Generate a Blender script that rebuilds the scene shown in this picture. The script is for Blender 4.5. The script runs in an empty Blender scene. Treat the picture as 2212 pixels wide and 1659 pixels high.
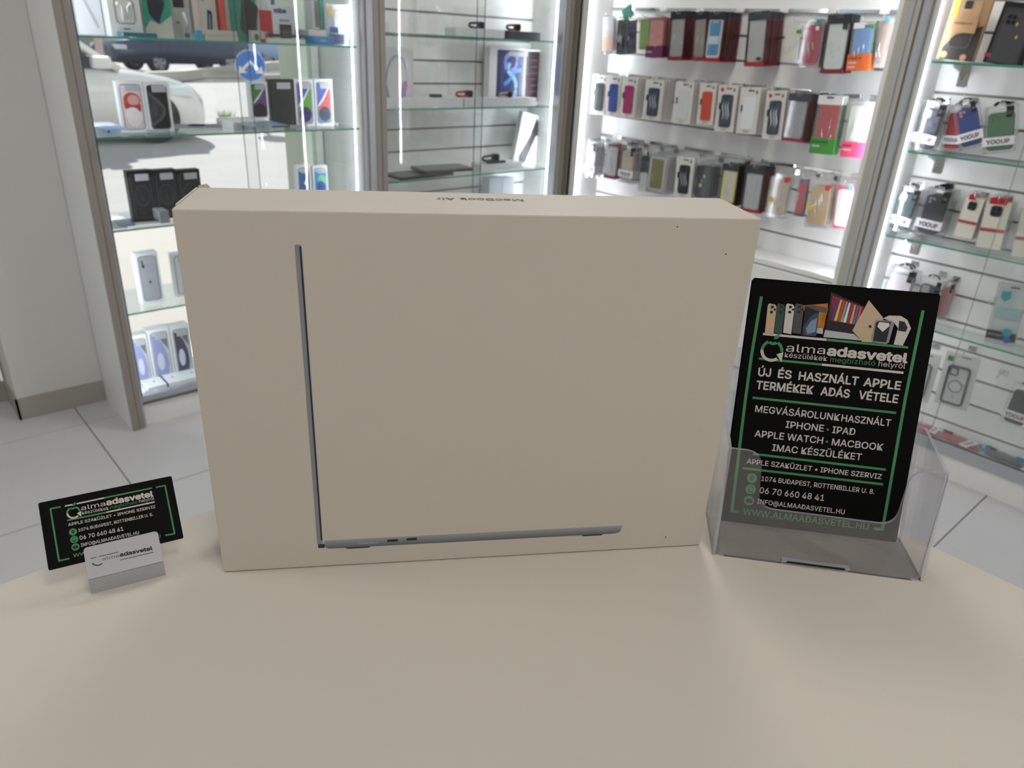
import bpy, math, random
from mathutils import Vector, Matrix, Euler
random.seed(7)
S = bpy.context.scene
COL = S.collection
PI = math.pi
# ------------------------------------------------------------------ camera
FPX, PITCH, ROLL, PHI, CZ = 1598.358, 0.4342766, 0.0538646, 0.7481088, 1.4006931
CX, CY = 1106.0, 829.5
def rz2(v):
    c, s = math.cos(PHI), math.sin(PHI)
    return Vector((v[0]*c+v[1]*s, -v[0]*s+v[1]*c, v[2]))
_F = Vector((0, math.cos(PITCH), -math.sin(PITCH))); _R = Vector((1, 0, 0)); _U = _R.cross(_F)
_R2 = _R*math.cos(ROLL)+_U*math.sin(ROLL); _U2 = -_R*math.sin(ROLL)+_U*math.cos(ROLL)
CF, CR, CU = rz2(_F), rz2(_R2), rz2(_U2)
CAM = Vector((0, 0, CZ))
cd = bpy.data.cameras.new('camera'); cam = bpy.data.objects.new('camera', cd); COL.objects.link(cam)
cd.sensor_width = 36; cd.lens = 36*FPX/2212; cd.clip_start = .01; cd.clip_end = 300
cd.dof.use_dof = True; cd.dof.focus_distance = .60; cd.dof.aperture_fstop = 11
cam.matrix_world = Matrix(((CR.x, CU.x, -CF.x, 0), (CR.y, CU.y, -CF.y, 0), (CR.z, CU.z, -CF.z, CZ), (0, 0, 0, 1)))
S.camera = cam
# ------------------------------------------------------------------ view, sky, sun, lamps
vs = S.view_settings; vs.view_transform = 'Standard'; vs.look = 'None'; vs.gamma = 1; vs.use_curve_mapping = False
vs.exposure = 0.0
S.cycles.transparent_max_bounces = 32
S.cycles.max_bounces = 8
S.cycles.sample_clamp_indirect = 4
W = bpy.data.worlds.new('World'); S.world = W; W.use_nodes = True
bg = W.node_tree.nodes['Background']; bg.inputs[0].default_value = (.76, .87, 1, 1); bg.inputs[1].default_value = .8
sd = bpy.data.lights.new('sun', 'SUN'); sd.energy = 6.5; sd.angle = .01; sd.color = (1, .97, .95)
sun = bpy.data.objects.new('sun', sd); COL.objects.link(sun)
sun.rotation_euler = Vector((.25, 1.0, .62)).to_track_quat('Z', 'Y').to_euler()   # sun stands high beyond the street
CEIL = [(.25, -.45, 2.8), (1.6, 1.5, 10.0), (-.4, -1.9, 14.0), (-1.1, 1.6, 7.0)]
for i, (x, y, e) in enumerate(CEIL):
    ld = bpy.data.lights.new('ceiling_lamp_light', 'AREA'); ld.shape = 'SQUARE'; ld.size = .58; ld.energy = e*1.0; ld.color = (1, .965, .92) if i != 3 else (.9, .95, 1)
    lo = bpy.data.objects.new('ceiling_lamp_light', ld); COL.objects.link(lo); lo.location = (x, y, 2.76)

# ------------------------------------------------------------------ helpers
def ray(u, v): return CF+CR*((u-CX)/FPX)-CU*((v-CY)/FPX)
def onY(u, v, y):
    d = ray(u, v); t = y/d.y; return CAM+d*t
def onX(u, v, x):
    d = ray(u, v); t = x/d.x; return CAM+d*t
def onZ(u, v, z):
    d = ray(u, v); t = (z-CZ)/d.z; return CAM+d*t
class Plane:
    """local frame: x across the front, z up, y into depth; px() meets a sight line with the front face"""
    def __init__(s, M): s.M = M; s.I = M.inverted()
    def px(s, u, v, y=0.0):
        o = s.I@CAM; d = (s.I.to_3x3()@ray(u, v)); t = (y-o.y)/d.y; p = o+d*t
        return (p.x, p.z)
def srgb(h):
    if isinstance(h, str):
        c = [int(h[i:i+2], 16)/255 for i in (0, 2, 4)]
    else: c = h
    return tuple((x/12.92 if x <= .04045 else ((x+.055)/1.055)**2.4) for x in c)
MATS = {}
def mat(name, col=None, rough=.5, metal=0, emit=0, noise=None, bump=0, spec=.5, alpha=1, coat=0, trans=0):
    if name in MATS: return MATS[name]
    m = bpy.data.materials.new(name); m.use_nodes = True; nt = m.node_tree; b = nt.nodes['Principled BSDF']
    c = srgb(col or 'ffffff')
    b.inputs['Base Color'].default_value = (*c, 1); b.inputs['Roughness'].default_value = rough
    b.inputs['Metallic'].default_value = metal; b.inputs['Specular IOR Level'].default_value = spec
    b.inputs['Coat Weight'].default_value = coat; b.inputs['Transmission Weight'].default_value = trans
    b.inputs['Alpha'].default_value = alpha
    if emit:
        b.inputs['Emission Color'].default_value = (*c, 1); b.inputs['Emission Strength'].default_value = emit
    if noise:
        sc, amt = noise
        tc = nt.nodes.new('ShaderNodeTexCoord'); n = nt.nodes.new('ShaderNodeTexNoise'); n.inputs['Scale'].default_value = sc
        n.inputs['Detail'].default_value = 5
        nt.links.new(tc.outputs['Object'], n.inputs['Vector'])
        mx = nt.nodes.new('ShaderNodeMix'); mx.data_type = 'RGBA'
        mx.inputs[6].default_value = (*[x*(1-amt) for x in c], 1); mx.inputs[7].default_value = (*[min(1, x*(1+amt)) for x in c], 1)
        nt.links.new(n.outputs['Fac'], mx.inputs[0]); nt.links.new(mx.outputs[2], b.inputs['Base Color'])
        if bump:
            bp = nt.nodes.new('ShaderNodeBump'); bp.inputs['Strength'].default_value = bump; bp.inputs['Distance'].default_value = .001
            nt.links.new(n.outputs['Fac'], bp.inputs['Height']); nt.links.new(bp.outputs[0], b.inputs['Normal'])
    MATS[name] = m; return m
def glassmat(name, tint=(1, 1, 1), base=.03, rough=.02, haze=0, hazecol=(.9, .9, .9), ior=1.45):
    if name in MATS: return MATS[name]
    m = bpy.data.materials.new(name); m.use_nodes = True; nt = m.node_tree; nt.nodes.clear()
    out = nt.nodes.new('ShaderNodeOutputMaterial'); tr = nt.nodes.new('ShaderNodeBsdfTransparent'); tr.inputs[0].default_value = (*tint, 1)
    gl = nt.nodes.new('ShaderNodeBsdfGlossy'); gl.inputs['Roughness'].default_value = rough
    fr = nt.nodes.new('ShaderNodeFresnel'); fr.inputs[0].default_value = ior
    ad = nt.nodes.new('ShaderNodeMath'); ad.operation = 'ADD'; ad.inputs[1].default_value = base; ad.use_clamp = True
    ge = nt.nodes.new('ShaderNodeNewGeometry'); im = nt.nodes.new('ShaderNodeMapRange')   # same sheen seen from either side
    im.inputs[3].default_value = ior; im.inputs[4].default_value = 1/ior
    nt.links.new(ge.outputs['Backfacing'], im.inputs[0]); nt.links.new(im.outputs[0], fr.inputs[0])
    nt.links.new(fr.outputs[0], ad.inputs[0])
    first = tr.outputs[0]
    if haze:
        df = nt.nodes.new('ShaderNodeBsdfDiffuse'); df.inputs[0].default_value = (*hazecol, 1)
        m1 = nt.nodes.new('ShaderNodeMixShader'); m1.inputs[0].default_value = haze
        nt.links.new(tr.outputs[0], m1.inputs[1]); nt.links.new(df.outputs[0], m1.inputs[2]); first = m1.outputs[0]
    mx = nt.nodes.new('ShaderNodeMixShader'); nt.links.new(ad.outputs[0], mx.inputs[0]); nt.links.new(first, mx.inputs[1]); nt.links.new(gl.outputs[0], mx.inputs[2])
    nt.links.new(mx.outputs[0], out.inputs[0]); MATS[name] = m; return m

class MB:
    def __init__(s): s.v = []; s.f = []; s.mi = []; s.ms = []
    def m(s, m):
        if m not in s.ms: s.ms.append(m)
        return s.ms.index(m)
    def box(s, x0, x1, y0, y1, z0, z1, m):
        b = len(s.v); k = s.m(m)
        s.v += [(x0, y0, z0), (x1, y0, z0), (x1, y1, z0), (x0, y1, z0), (x0, y0, z1), (x1, y0, z1), (x1, y1, z1), (x0, y1, z1)]
        for q in ((0, 3, 2, 1), (4, 5, 6, 7), (0, 1, 5, 4), (1, 2, 6, 5), (2, 3, 7, 6), (3, 0, 4, 7)):
            s.f.append([b+i for i in q]); s.mi.append(k)
        return s
    def prism(s, pts, y0, y1, m, ms=None, cap=True):
        """polygon in x,z (counter clockwise seen from -y) pushed from y0 (front) to y1"""
        n = len(pts); b = len(s.v); k = s.m(m); k2 = s.m(ms) if ms else k
        s.v += [(x, y0, z) for x, z in pts]+[(x, y1, z) for x, z in pts]
        if cap:
            s.f.append([b+i for i in range(n)]); s.mi.append(k)
            s.f.append([b+n+i for i in reversed(range(n))]); s.mi.append(k)
        for i in range(n):
            j = (i+1) % n; s.f.append([b+i, b+n+i, b+n+j, b+j]); s.mi.append(k2)
        return s
    def ring(s, outer, inner, y0, y1, m):
        n = len(outer); b = len(s.v); k = s.m(m)
        for y in (y0, y1):
            s.v += [(x, y, z) for x, z in outer]+[(x, y, z) for x, z in inner]
        for i in range(n):
            j = (i+1) % n
            for q in ((i, j, n+j, n+i), (2*n+i, 3*n+i, 3*n+j, 2*n+j), (i, 2*n+i, 2*n+j, j), (n+i, n+j, 3*n+j, 3*n+i)):
                s.f.append([b+t for t in q]); s.mi.append(k)
        return s
    def tube(s, path, r, m, n=8):
        if len(path) >= 4 and len(path) < 10 and not isinstance(r, (list, tuple)):
            Q = [Vector(p) for p in path]; Q = [Q[0]*2-Q[1]]+Q+[Q[-1]*2-Q[-2]]; out = []
            for i in range(1, len(Q)-2):
                for t in (0, .25, .5, .75):
                    a_, b_, c_, d_ = Q[i-1], Q[i], Q[i+1], Q[i+2]
                    out.append(.5*((2*b_)+(c_-a_)*t+(2*a_-5*b_+4*c_-d_)*t*t+(3*b_-a_-3*c_+d_)*t**3))
            path = out+[Q[-2]]
        k = s.m(m); P = [Vector(p) for p in path]; rings = []
        for i, p in enumerate(P):
            d = (P[min(i+1, len(P)-1)]-P[max(i-1, 0)]).normalized()
            a = d.cross(Vector((0, 0, 1)));
            if a.length < .05: a = d.cross(Vector((1, 0, 0)))
            a.normalize(); c = d.cross(a); b = len(s.v); rr_ = r[i] if isinstance(r, (list, tuple)) else r
            for j in range(n):
                t = 2*PI*j/n; s.v.append(tuple(p+a*math.cos(t)*rr_+c*math.sin(t)*rr_))
            rings.append(b)
        for i in range(len(P)-1):
            for j in range(n):
                j2 = (j+1) % n; s.f.append([rings[i]+j, rings[i]+j2, rings[i+1]+j2, rings[i+1]+j]); s.mi.append(k)
        s.f.append([rings[0]+j for j in reversed(range(n))]); s.mi.append(k)
        s.f.append([rings[-1]+j for j in range(n)]); s.mi.append(k)
        return s
    def loft(s, secs, m, cap=True):
        k = s.m(m); n = len(secs[0]); bs = []
        for c in secs: bs.append(len(s.v)); s.v += [tuple(p) for p in c]
        for i in range(len(secs)-1):
            for j in range(n-1):
                s.f.append([bs[i]+j, bs[i]+j+1, bs[i+1]+j+1, bs[i+1]+j]); s.mi.append(k)
        if cap:
            s.f.append([bs[0]+j for j in reversed(range(n))]); s.mi.append(k); s.f.append([bs[-1]+j for j in range(n)]); s.mi.append(k)
        return s
    def mesh(s, name, smooth=False, bevel=0):
        me = bpy.data.meshes.new(name); me.from_pydata(s.v, [], s.f)
        for m in s.ms: me.materials.append(m)
        me.polygons.foreach_set('material_index', s.mi)
        if bevel:
            import bmesh
            bm = bmesh.new(); bm.from_mesh(me); bmesh.ops.bevel(bm, geom=bm.edges[:], offset=bevel, segments=2, affect='EDGES', profile=.6); bm.to_mesh(me); bm.free()
        if smooth: me.polygons.foreach_set('use_smooth', [True]*len(me.polygons))
        me.update(); return me
    def build(s, name, parent=None, smooth=False, bevel=0, label=None):
        o = bpy.data.objects.new(name, s.mesh(name, smooth, bevel)); COL.objects.link(o)
        if parent: o.parent = parent
        if label: o['label'] = label
        return o
def rr(cx, cz, w, h, r, n=4):
    r = min(r, w/2, h/2); pts = []
    for (sx, sz, a0) in ((1, -1, -PI/2), (1, 1, 0), (-1, 1, PI/2), (-1, -1, PI)):
        for i in range(n+1):
            a = a0+PI/2*i/n; pts.append((cx+sx*(w/2-r)+r*math.cos(a), cz+sz*(h/2-r)+r*math.sin(a)))
    return pts
def disc(cx, cz, r, n=16, r2=None): return [(cx+r*math.cos(2*PI*i/n), cz+(r2 or r)*math.sin(2*PI*i/n)) for i in range(n)]
def ccw(p):
    a = sum(p[i][0]*p[(i+1) % len(p)][1]-p[(i+1) % len(p)][0]*p[i][1] for i in range(len(p)))
    return p if a > 0 else p[::-1]
def thing(name, label, cat, M=None, group=None):
    o = bpy.data.objects.new(name, None); COL.objects.link(o); o.empty_display_size = .02
    if M is not None: o.matrix_world = M
    o['label'] = label; o['category'] = cat
    if group: o['group'] = group
    return o
def tag(o, label, cat, group=None):
    o['label'] = label; o['category'] = cat
    if group: o['group'] = group
    return o
def struct(o): o['kind'] = 'structure'; return o
def copy_tree(o, M, label, group=None):
    r = o.copy(); COL.objects.link(r); r.matrix_world = M; r['label'] = label
    if group: r['group'] = group
    def rec(a, b):
        for ch in list(a.children):
            c = ch.copy(); COL.objects.link(c); c.parent = b; rec(ch, c)
    rec(o, r); return r
# lettering -----------------------------------------------------------------
FONT = None
try:
    import os
    fp = os.path.join(bpy.utils.resource_path('LOCAL'), 'datafiles', 'fonts', 'Inter.woff2')
    if os.path.exists(fp): FONT = bpy.data.fonts.load(fp)
except Exception: FONT = None
TX = {}; CAPH = [.727]
def text_mesh(s, bold, m):
    key = (s, bold, m.name)
    if key in TX: return TX[key]
    c = bpy.data.curves.new('lettering', 'FONT'); c.body = s; c.size = 1; c.resolution_u = 3
    if FONT: c.font = FONT
    o = bpy.data.objects.new('tmp', c); COL.objects.link(o)
    dg = bpy.context.evaluated_depsgraph_get(); me = bpy.data.meshes.new_from_object(o.evaluated_get(dg))
    bpy.data.objects.remove(o); bpy.data.curves.remove(c)
    if bold > 0:
        vs_ = [tuple(v.co) for v in me.vertices]; fs_ = [list(p.vertices) for p in me.polygons]; n_ = len(vs_); V2, F2 = [], []
        for k_ in range(9):
            a_ = 2*PI*k_/8; dx, dy = (0, 0) if k_ == 8 else (bold*math.cos(a_), bold*math.sin(a_))
            V2 += [(x+dx, y+dy, z+k_*1.2e-5) for x, y, z in vs_]; F2 += [[i+k_*n_ for i in f] for f in fs_]
        bpy.data.meshes.remove(me); me = bpy.data.meshes.new('lettering'); me.from_pydata(V2, [], F2)
    me.name = 'lettering'; me.materials.clear(); me.materials.append(m)
    xs = [v.co.x for v in me.vertices]; ys = [v.co.y for v in me.vertices]
    TX[key] = (me, min(xs), max(xs)); return TX[key]
def text(parent, s, x0, x1, z, cap, m, bold=0.0, y=-.0003, rot=0.0, name='lettering', top=False):
    """letters from x0 to x1 standing on z, cap height cap, on the plane y"""
    me, a, b = text_mesh(s, bold, m)
    o = bpy.data.objects.new(name, me); COL.objects.link(o); o.parent = parent
    sx = (x1-x0)/(b-a); sz = cap/CAPH[0]
    L = Matrix.Translation((x0, y, z))@Matrix.Rotation(-rot, 4, 'Y')@Matrix.Rotation(PI/2, 4, 'X')@Matrix.Diagonal((sx, sz, 1, 1))@Matrix.Translation((-a, 0, 0))
    o.matrix_local = L; return o
_h = text_mesh('H', 0, mat('white_laminate', 'e4e4e2', .35, noise=(6, .01)))[0]; CAPH[0] = max(v.co.y for v in _h.vertices)-min(v.co.y for v in _h.vertices)
# ------------------------------------------------------------------ materials
WHITE = mat('white_laminate', 'e4e4e2', .35, noise=(6, .01))
WALL = mat('white_paint', 'dadad6', .7, noise=(3, .015), bump=.1)
PANEL = mat('pale_panel', 'f0f0ee', .35)
TAUPE = mat('taupe_profile', '97918a', .4)
PTAU = mat('pale_taupe_profile', 'b7b4aa', .35)
ALU = mat('brushed_aluminium', 'c0c2c6', .3, metal=.7)
CHROME = mat('chrome', 'dcdcdc', .08, metal=1)
SLOT = mat('slot_insert', '9a9996', .5, metal=.4)  # grey insert set in the slatwall slots
TILE = mat('floor_tile', 'ccccce', .30, noise=(4, .05))
GROUT = mat('grout', '85817c', .9)
SKIRT = mat('skirting_tile', 'a8a39c', .4, noise=(5, .05))
GLASS = glassmat('clear_glass', (.99, 1, .995), .02, .0)
SHELF = glassmat('shelf_glass', (.96, .985, .975), .03, .01)
GEDGE = mat('green_glass_edge', '3f9c84', .12, spec=.7)
GEDGE2 = mat('dark_glass_edge', '4c5c56', .15)
ACRY = glassmat('clear_acrylic', (.97, .97, .98), .03, .03, haze=.035, hazecol=(.62, .62, .66))
ACRYE = glassmat('acrylic_edge', (.86, .86, .92), .12, .06, haze=.45, hazecol=(.70, .69, .77))
FROST = glassmat('frosted_acrylic', (.8, .8, .82), .05, .35, haze=.80, hazecol=(.50, .51, .54))
FILM = glassmat('clear_film', (.995, .995, .995), .012, .06, haze=.01, hazecol=(.9, .9, .9))
CLEARP = glassmat('clear_plastic', (.96, .965, .97), .04, .06, haze=.08, hazecol=(.85, .86, .88))
BLACK = mat('black_print', '060606', .5, spec=.25)
BPLA = mat('black_plastic', '17171a', .35)
PW = mat('print_white', 'cfc9c3', .6)
PG = mat('print_green', '3f8a57', .6)
TXD = mat('print_dark', '1c1c1e', .6)
GREY = mat('print_grey', '8b8f94', .6)
LED = mat('led_chip', 'f2f6ff', .5, emit=70)
LEDT = mat('led_tape', 'e8ecf8', .5, emit=5)
def C(h, rough=.4): return mat('colour_'+h, h, rough)

# ================================================================== room shell
TZ = 1.0204      # counter top
YA, XB = 2.73, 2.804   # front planes of the two cabinet runs
fl = MB().box(-3.2, 3.2, -3.2, 3.4, -.08, -.0052, GROUT).build('floor'); struct(fl)
tme = MB().box(-.298, .298, -.298, .298, -.005, 0, TILE).mesh('tile', bevel=.0012)
for i in range(-5, 5):
    for j in range(-5, 5):
        t = bpy.data.objects.new('tile', tme); COL.objects.link(t); t.location = (.49+.3+.6*i, .50+.3+.6*j, 0); t.parent = fl
def sbox(name, *a, m=WALL):
    o = MB().box(*a, m).build(name); return struct(o)
def shell(name, x0, x1, y0, y1, z0, z1, m=WALL): return sbox(name, x0, x1, y0, y1, z0, z1, m=m)
shell('ceiling', -3.2, 3.3, -3.2, 3.4, 2.8, 2.9)
shell('wall_back', -3.3, 3.3, -3.3, -3.2, 0, 2.8)
shell('wall_side', -3.3, -3.2, -3.2, 3.4, 0, 2.8)
shell('wall_right', 3.12, 3.22, -3.2, 3.2, 0, 2.8)
w = MB()
w.box(-.35, .30, 3.28, 3.40, 0, 2.8, WALL)       # recess behind the pillar
w.box(-3.2, -2.35, 3.28, 3.40, 0, 2.8, WALL); w.box(-2.35, -.35, 3.28, 3.40, 2.4, 2.8, WALL)
w.box(.312, .606, 3.07, 3.40, 0, 2.8, WALL)      # pillar beside the showcase
w.box(1.53, 3.12, 3.08, 3.20, 0, 2.8, WALL)
w.box(.606, 1.53, 3.10, 3.20, 2.45, 2.8, WALL)
struct(w.build('wall_left'))
b = MB().box(.304, .606, 3.062, 3.07, 0, .085, SKIRT).box(.304, .312, 3.062, 3.28, 0, .085, SKIRT).box(-.35, .304, 3.272, 3.28, 0, .085, SKIRT)
struct(b.build('baseboard_left'))
# shop window behind the left showcase
win = MB().box(.606, .64, 3.10, 3.18, 0, 2.45, ALU).box(.64, 1.50, 3.10, 3.18, 0, .05, ALU).box(.64, 1.50, 3.10, 3.18, 2.41, 2.45, ALU).build('window_1'); struct(win)
MB().box(.64, 1.53, 3.14, 3.146, .05, 2.41, GLASS).build('pane', win)
PGRN = mat('pale_green_frame', 'c3cdbb', .5)
MB().box(1.52, 1.565, 3.02, 3.18, 0, 2.45, PGRN).box(1.565, 1.60, 3.05, 3.18, 0, 2.45, mat('sage_frame', 'a3ab9c', .5)).build('mullion', win)
dr_ = MB().box(-2.35, -2.29, 3.30, 3.36, 0, 2.4, ALU).box(-.41, -.35, 3.30, 3.36, 0, 2.4, ALU).box(-1.38, -1.32, 3.30, 3.36, 0, 2.4, ALU).box(-2.29, -.41, 3.30, 3.36, 2.34, 2.4, ALU).box(-2.29, -.41, 3.30, 3.36, 0, .08, ALU).build('added_door'); struct(dr_)  # glazed door out of view, added to bring cool daylight onto the floor
MB().box(-2.29, -1.38, 3.327, 3.333, .08, 2.34, GLASS).build('pane', dr_); MB().box(-1.32, -.41, 3.327, 3.333, .08, 2.34, GLASS).build('pane', dr_)
# unseen awning over the pavement, added to keep the sun off the shop
struct(MB().box(-.1, 5.2, 3.4, 6.4, 2.02, 2.16, WALL).build('added_awning'))
# ceiling lamps
CL = mat('lamp_diffuser', 'fff6ea', .5, emit=5)
for i, (x, y, e) in enumerate(CEIL):
    t = thing('ceiling_lamp', ['square white ceiling panel lamp above the counter', 'square ceiling panel lamp nearest the corner of the cabinets', 'square ceiling panel lamp behind the counter', 'square ceiling panel lamp near the left wall'][i], 'lamp', Matrix.Translation((x, y, 2.77)))
    MB().ring(rr(0, 0, .62, .62, .01, 1), rr(0, 0, .58, .58, .01, 1), 0, .03, PANEL).build('frame', t).rotation_euler = (PI/2, 0, 0)
    MB().box(-.29, .29, -.29, .29, .01, .028, CL).build('diffuser', t)

# ================================================================== cabinets
LEDP = 2.0
def led(parent, x, y, z0, z1, nx, ny, ax=None, ay=None, k=1.0):
    """vertical strip at x,y whose chips look along (nx,ny)"""
    tm = MB(); w_ = .004
    px_, py_ = -ny, nx
    def quad(mb, c, hw, z0_, z1_, off, th, m):
        cx, cy = x+nx*off, y+ny*off
        b = len(mb.v); k = mb.m(m)
        for d in (0, th):
            for (a, zz) in ((-hw, z0_), (hw, z0_), (hw, z1_), (-hw, z1_)):
                mb.v.append((cx+px_*a+nx*d, cy+py_*a+ny*d, zz))
        for q in ((0, 1, 2, 3), (4, 7, 6, 5), (0, 4, 5, 1), (1, 5, 6, 2), (2, 6, 7, 3), (3, 7, 4, 0)): mb.f.append([b+i for i in q]); mb.mi.append(k)
    quad(tm, 0, w_, z0, z1, 0, .001, LEDT); o = tm.build('led_strip', parent)
    ch = MB(); z = z0+.01
    while z < z1:
        quad(ch, 0, .0025, z, z+.005, .001, .001, LED); z += .0125
    c = ch.build('led_chips', o); c['kind'] = 'stuff'
    if ax is None: ax, ay = nx, ny
    ld = bpy.data.lights.new('led_light', 'AREA'); ld.shape = 'RECTANGLE'; ld.size = .009; ld.size_y = z1-z0; ld.energy = LEDP*k; ld.color = (.88, .94, 1)
    lo = bpy.data.objects.new('led_light', ld); COL.objects.link(lo); lo.parent = o
    n_ = Vector((ax, ay, 0)).normalized(); lo.matrix_local = Matrix.Translation((x+nx*.004+n_.x*.003, y+ny*.004+n_.y*.003, (z0+z1)/2))@Matrix(((n_.y, 0, -n_.x, 0), (-n_.x, 0, -n_.y, 0), (0, 1, 0, 0), (0, 0, 0, 1)))
def shelf(parent, x0, x1, y0, y1, z, edge):
    """glass board, front edge a green strip; edge: 'y' front at y0, 'x' front at x0"""
    o = MB().box(x0, x1, y0, y1, z-.006, z, SHELF).build('shelf', parent)
    if edge == 'y': MB().box(x0, x1, y0-.0012, y0, z-.006, z, GEDGE).build('shelf_edge', o)
    else: MB().box(x0-.0012, x0, y0, y1, z-.006, z, GEDGE).build('shelf_edge', o)
    return o
def boards(parent, axis, pos, a0, a1, zs, pitch, z0, z1):
    """slatwall: boards between slots, slots at zs+k*pitch"""
    k0 = int(math.floor((z0-zs)/pitch)); k = k0; g = .0045
    if axis == 'y': me = MB().box(a0, a1, pos, pos+.018, g, pitch-g, PANEL).mesh('board')
    else: me = MB().box(pos, pos+.018, a0, a1, g, pitch-g, PANEL).mesh('board')
    while zs+k*pitch < z1:
        o = bpy.data.objects.new('board', me); COL.objects.link(o); o.location = (0, 0, zs+k*pitch); o.parent = parent; k += 1
    if axis == 'y': MB().box(a0, a1, pos+.010, pos+.03, z0, z1, SLOT).build('slot_backing', parent)
    else: MB().box(pos+.010, pos+.03, a0, a1, z0, z1, SLOT).build('slot_backing', parent)
CT = 2.25
# left showcase in front of the window
A1 = thing('display_cabinet', 'tall glass showcase in front of the shop window, left', 'cabinet', Matrix.Identity(4))
MB().box(.608, .632, 2.736, 3.066, 0, CT, PANEL).build('side_panel', A1)
MB().box(.6085, .632, 2.728, 2.7365, 0, CT, TAUPE).box(.632, .653, 2.732, 2.756, 0, CT, TAUPE).box(.653, .6595, 2.737, 2.756, 0, CT, ALU).box(.633, .635, 2.7305, 2.732, 0, CT, mat('taupe_groove', '756d64')).build('front_profile', A1)  # narrow aluminium strip stands in for the bright reflection beside the post
MB().box(1.648, 1.668, 2.76, 3.066, 0, CT, PANEL).build('side_panel', A1)
MB().box(.632, 1.648, 2.76, 3.066, CT-.02, CT, PANEL).build('top_panel', A1)
MB().box(.661, 1.66, 2.752, 2.77, 0, .085, PANEL).build('plinth', A1)
MB().box(.632, 1.66, 2.77, 3.066, .085, .10, PANEL).build('base_board', A1)
MB().box(.661, 1.66, 2.745, 2.775, .1001, .122, ALU).box(.661, 1.66, 2.742, 2.745, .09, .10, mat('track_groove', '6c6c6c')).build('door_track', A1)
ZS1 = [1.650, 1.350, 1.048, .743, .442]
for z in ZS1: shelf(A1, .64, 1.647, 2.768, 3.055, z, 'y')
d1 = MB().box(.664, 1.20, 2.748, 2.752, .124, CT-.03, GLASS).build('glass_door', A1)
MB().box(.661, .6655, 2.744, 2.754, .124, CT-.03, GEDGE2).box(1.20, 1.2015, 2.748, 2.752, .124, CT-.03, GEDGE2).build('door_edge', d1)
d2 = MB().box(1.16, 1.655, 2.757, 2.761, .124, CT-.03, GLASS).build('glass_door', A1)
MB().box(1.1585, 1.16, 2.757, 2.761, .124, CT-.03, GEDGE2).build('door_edge', d2)
MB().box(1.656, 1.6725, 2.74, 2.765, .10, CT-.02, ALU).build('door_rail', A1)
led(A1, 1.6475, 2.80, .13, CT-.05, -1, 0, -.9, .4)
led(A1, .6345, 2.80, .13, CT-.05, 1, 0, .9, .4)
# middle cabinet with slatwall back
A2 = thing('display_cabinet', 'tall glass showcase with slatted back panel beside the corner', 'cabinet', Matrix.Identity(4))
MB().box(1.703, 1.755, 2.728, 2.76, 0, CT, TAUPE).box(1.673, 1.703, 2.731, 2.76, 0, CT, ALU).box(1.727, 1.731, 2.7265, 2.728, 0, CT, mat('taupe_groove')).build('front_profile', A2)
MB().box(1.735, 1.757, 2.76, 2.98, 0, CT, PANEL).build('side_panel', A2)
MB().box(2.738, 2.756, 2.76, 2.98, 0, CT, PANEL).build('side_panel', A2)
MB().box(1.757, 2.738, 2.76, 2.98, CT-.02, CT, PANEL).build('top_panel', A2)
MB().box(1.755, 2.75, 2.752, 2.77, 0, .10, PANEL).build('plinth', A2)
boards(A2, 'y', 2.945, 1.757, 2.738, 1.4936, .0963, .14, CT-.03)
for z in (1.70, 1.406, 1.117, .821, .52, .14): shelf(A2, 1.759, 2.736, 2.768, 2.94, z, 'y')
d1 = MB().box(1.757, 2.275, 2.747, 2.751, .10, CT-.03, GLASS).build('glass_door', A2)
MB().box(2.275, 2.2765, 2.747, 2.751, .10, CT-.03, GEDGE2).build('door_edge', d1)
d2 = MB().box(2.24, 2.735, 2.756, 2.760, .10, CT-.03, GLASS).build('glass_door', A2)
MB().box(2.2385, 2.24, 2.756, 2.760, .10, CT-.03, GEDGE2).build('door_edge', d2)
led(A2, 2.737, 2.775, .13, CT-.05, -1, 0, -.9, .45, 1.5)
for z in (.80, 1.096, 1.385):
    MB().box(1.80, 1.815, 2.86, 2.944, z, z+.013, CHROME).build('shelf_bracket', A2)
# corner post
struct(MB().box(2.742, 2.806, 2.728, 2.80, 0, CT, TAUPE).box(2.735, 2.7425, 2.722, 2.76, 0, CT, ALU).box(2.806, 2.812, 2.70, 2.79, 0, CT, mat('taupe_profile_dark', '7c756c', .4)).box(2.75, 2.753, 2.7265, 2.728, 0, CT, mat('taupe_groove')).box(2.782, 2.785, 2.7265, 2.728, 0, CT, mat('taupe_groove')).build('trim_2'))
# case cabinet on the right wall
B1 = thing('display_cabinet', 'wide white slatwall cabinet with three rows of hanging phone cases', 'cabinet', Matrix.Identity(4))
MB().box(2.83, 3.10, 2.66, 2.70, 0, CT, PANEL).build('side_panel', B1)
MB().box(2.83, 3.10, 1.206, 1.236, 0, CT, PANEL).build('side_panel', B1)
boards(B1, 'x', 3.0, 1.236, 2.66, 1.56, .0955, .60, CT-.03)
MB().box(2.83, 3.0, 1.236, 2.66, CT-.02, CT, PANEL).build('top_panel', B1)
MB().box(2.835, 3.0, 1.236, 2.66, .60, .618, PANEL).build('deck_board', B1)
for i in range(4):
    y0 = 1.236+i*.356; dr = MB().box(2.828, 2.848, y0+.0025, y0+.3535, .12, .592, PANEL).build('drawer_front', B1, bevel=.0015)
MB().box(2.85, 3.0, 1.24, 2.655, .10, .60, PANEL).build('drawer_body', B1)
MB().box(2.84, 2.86, 1.236, 2.66, 0, .11, PANEL).build('plinth', B1)
led(B1, 2.835, 2.659, .62, CT-.05, 0, -1, .75, -.66)
led(B1, 2.842, 1.237, .62, CT-.05, 0, 1, .8, .6, .8)
PST = MB()
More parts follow.
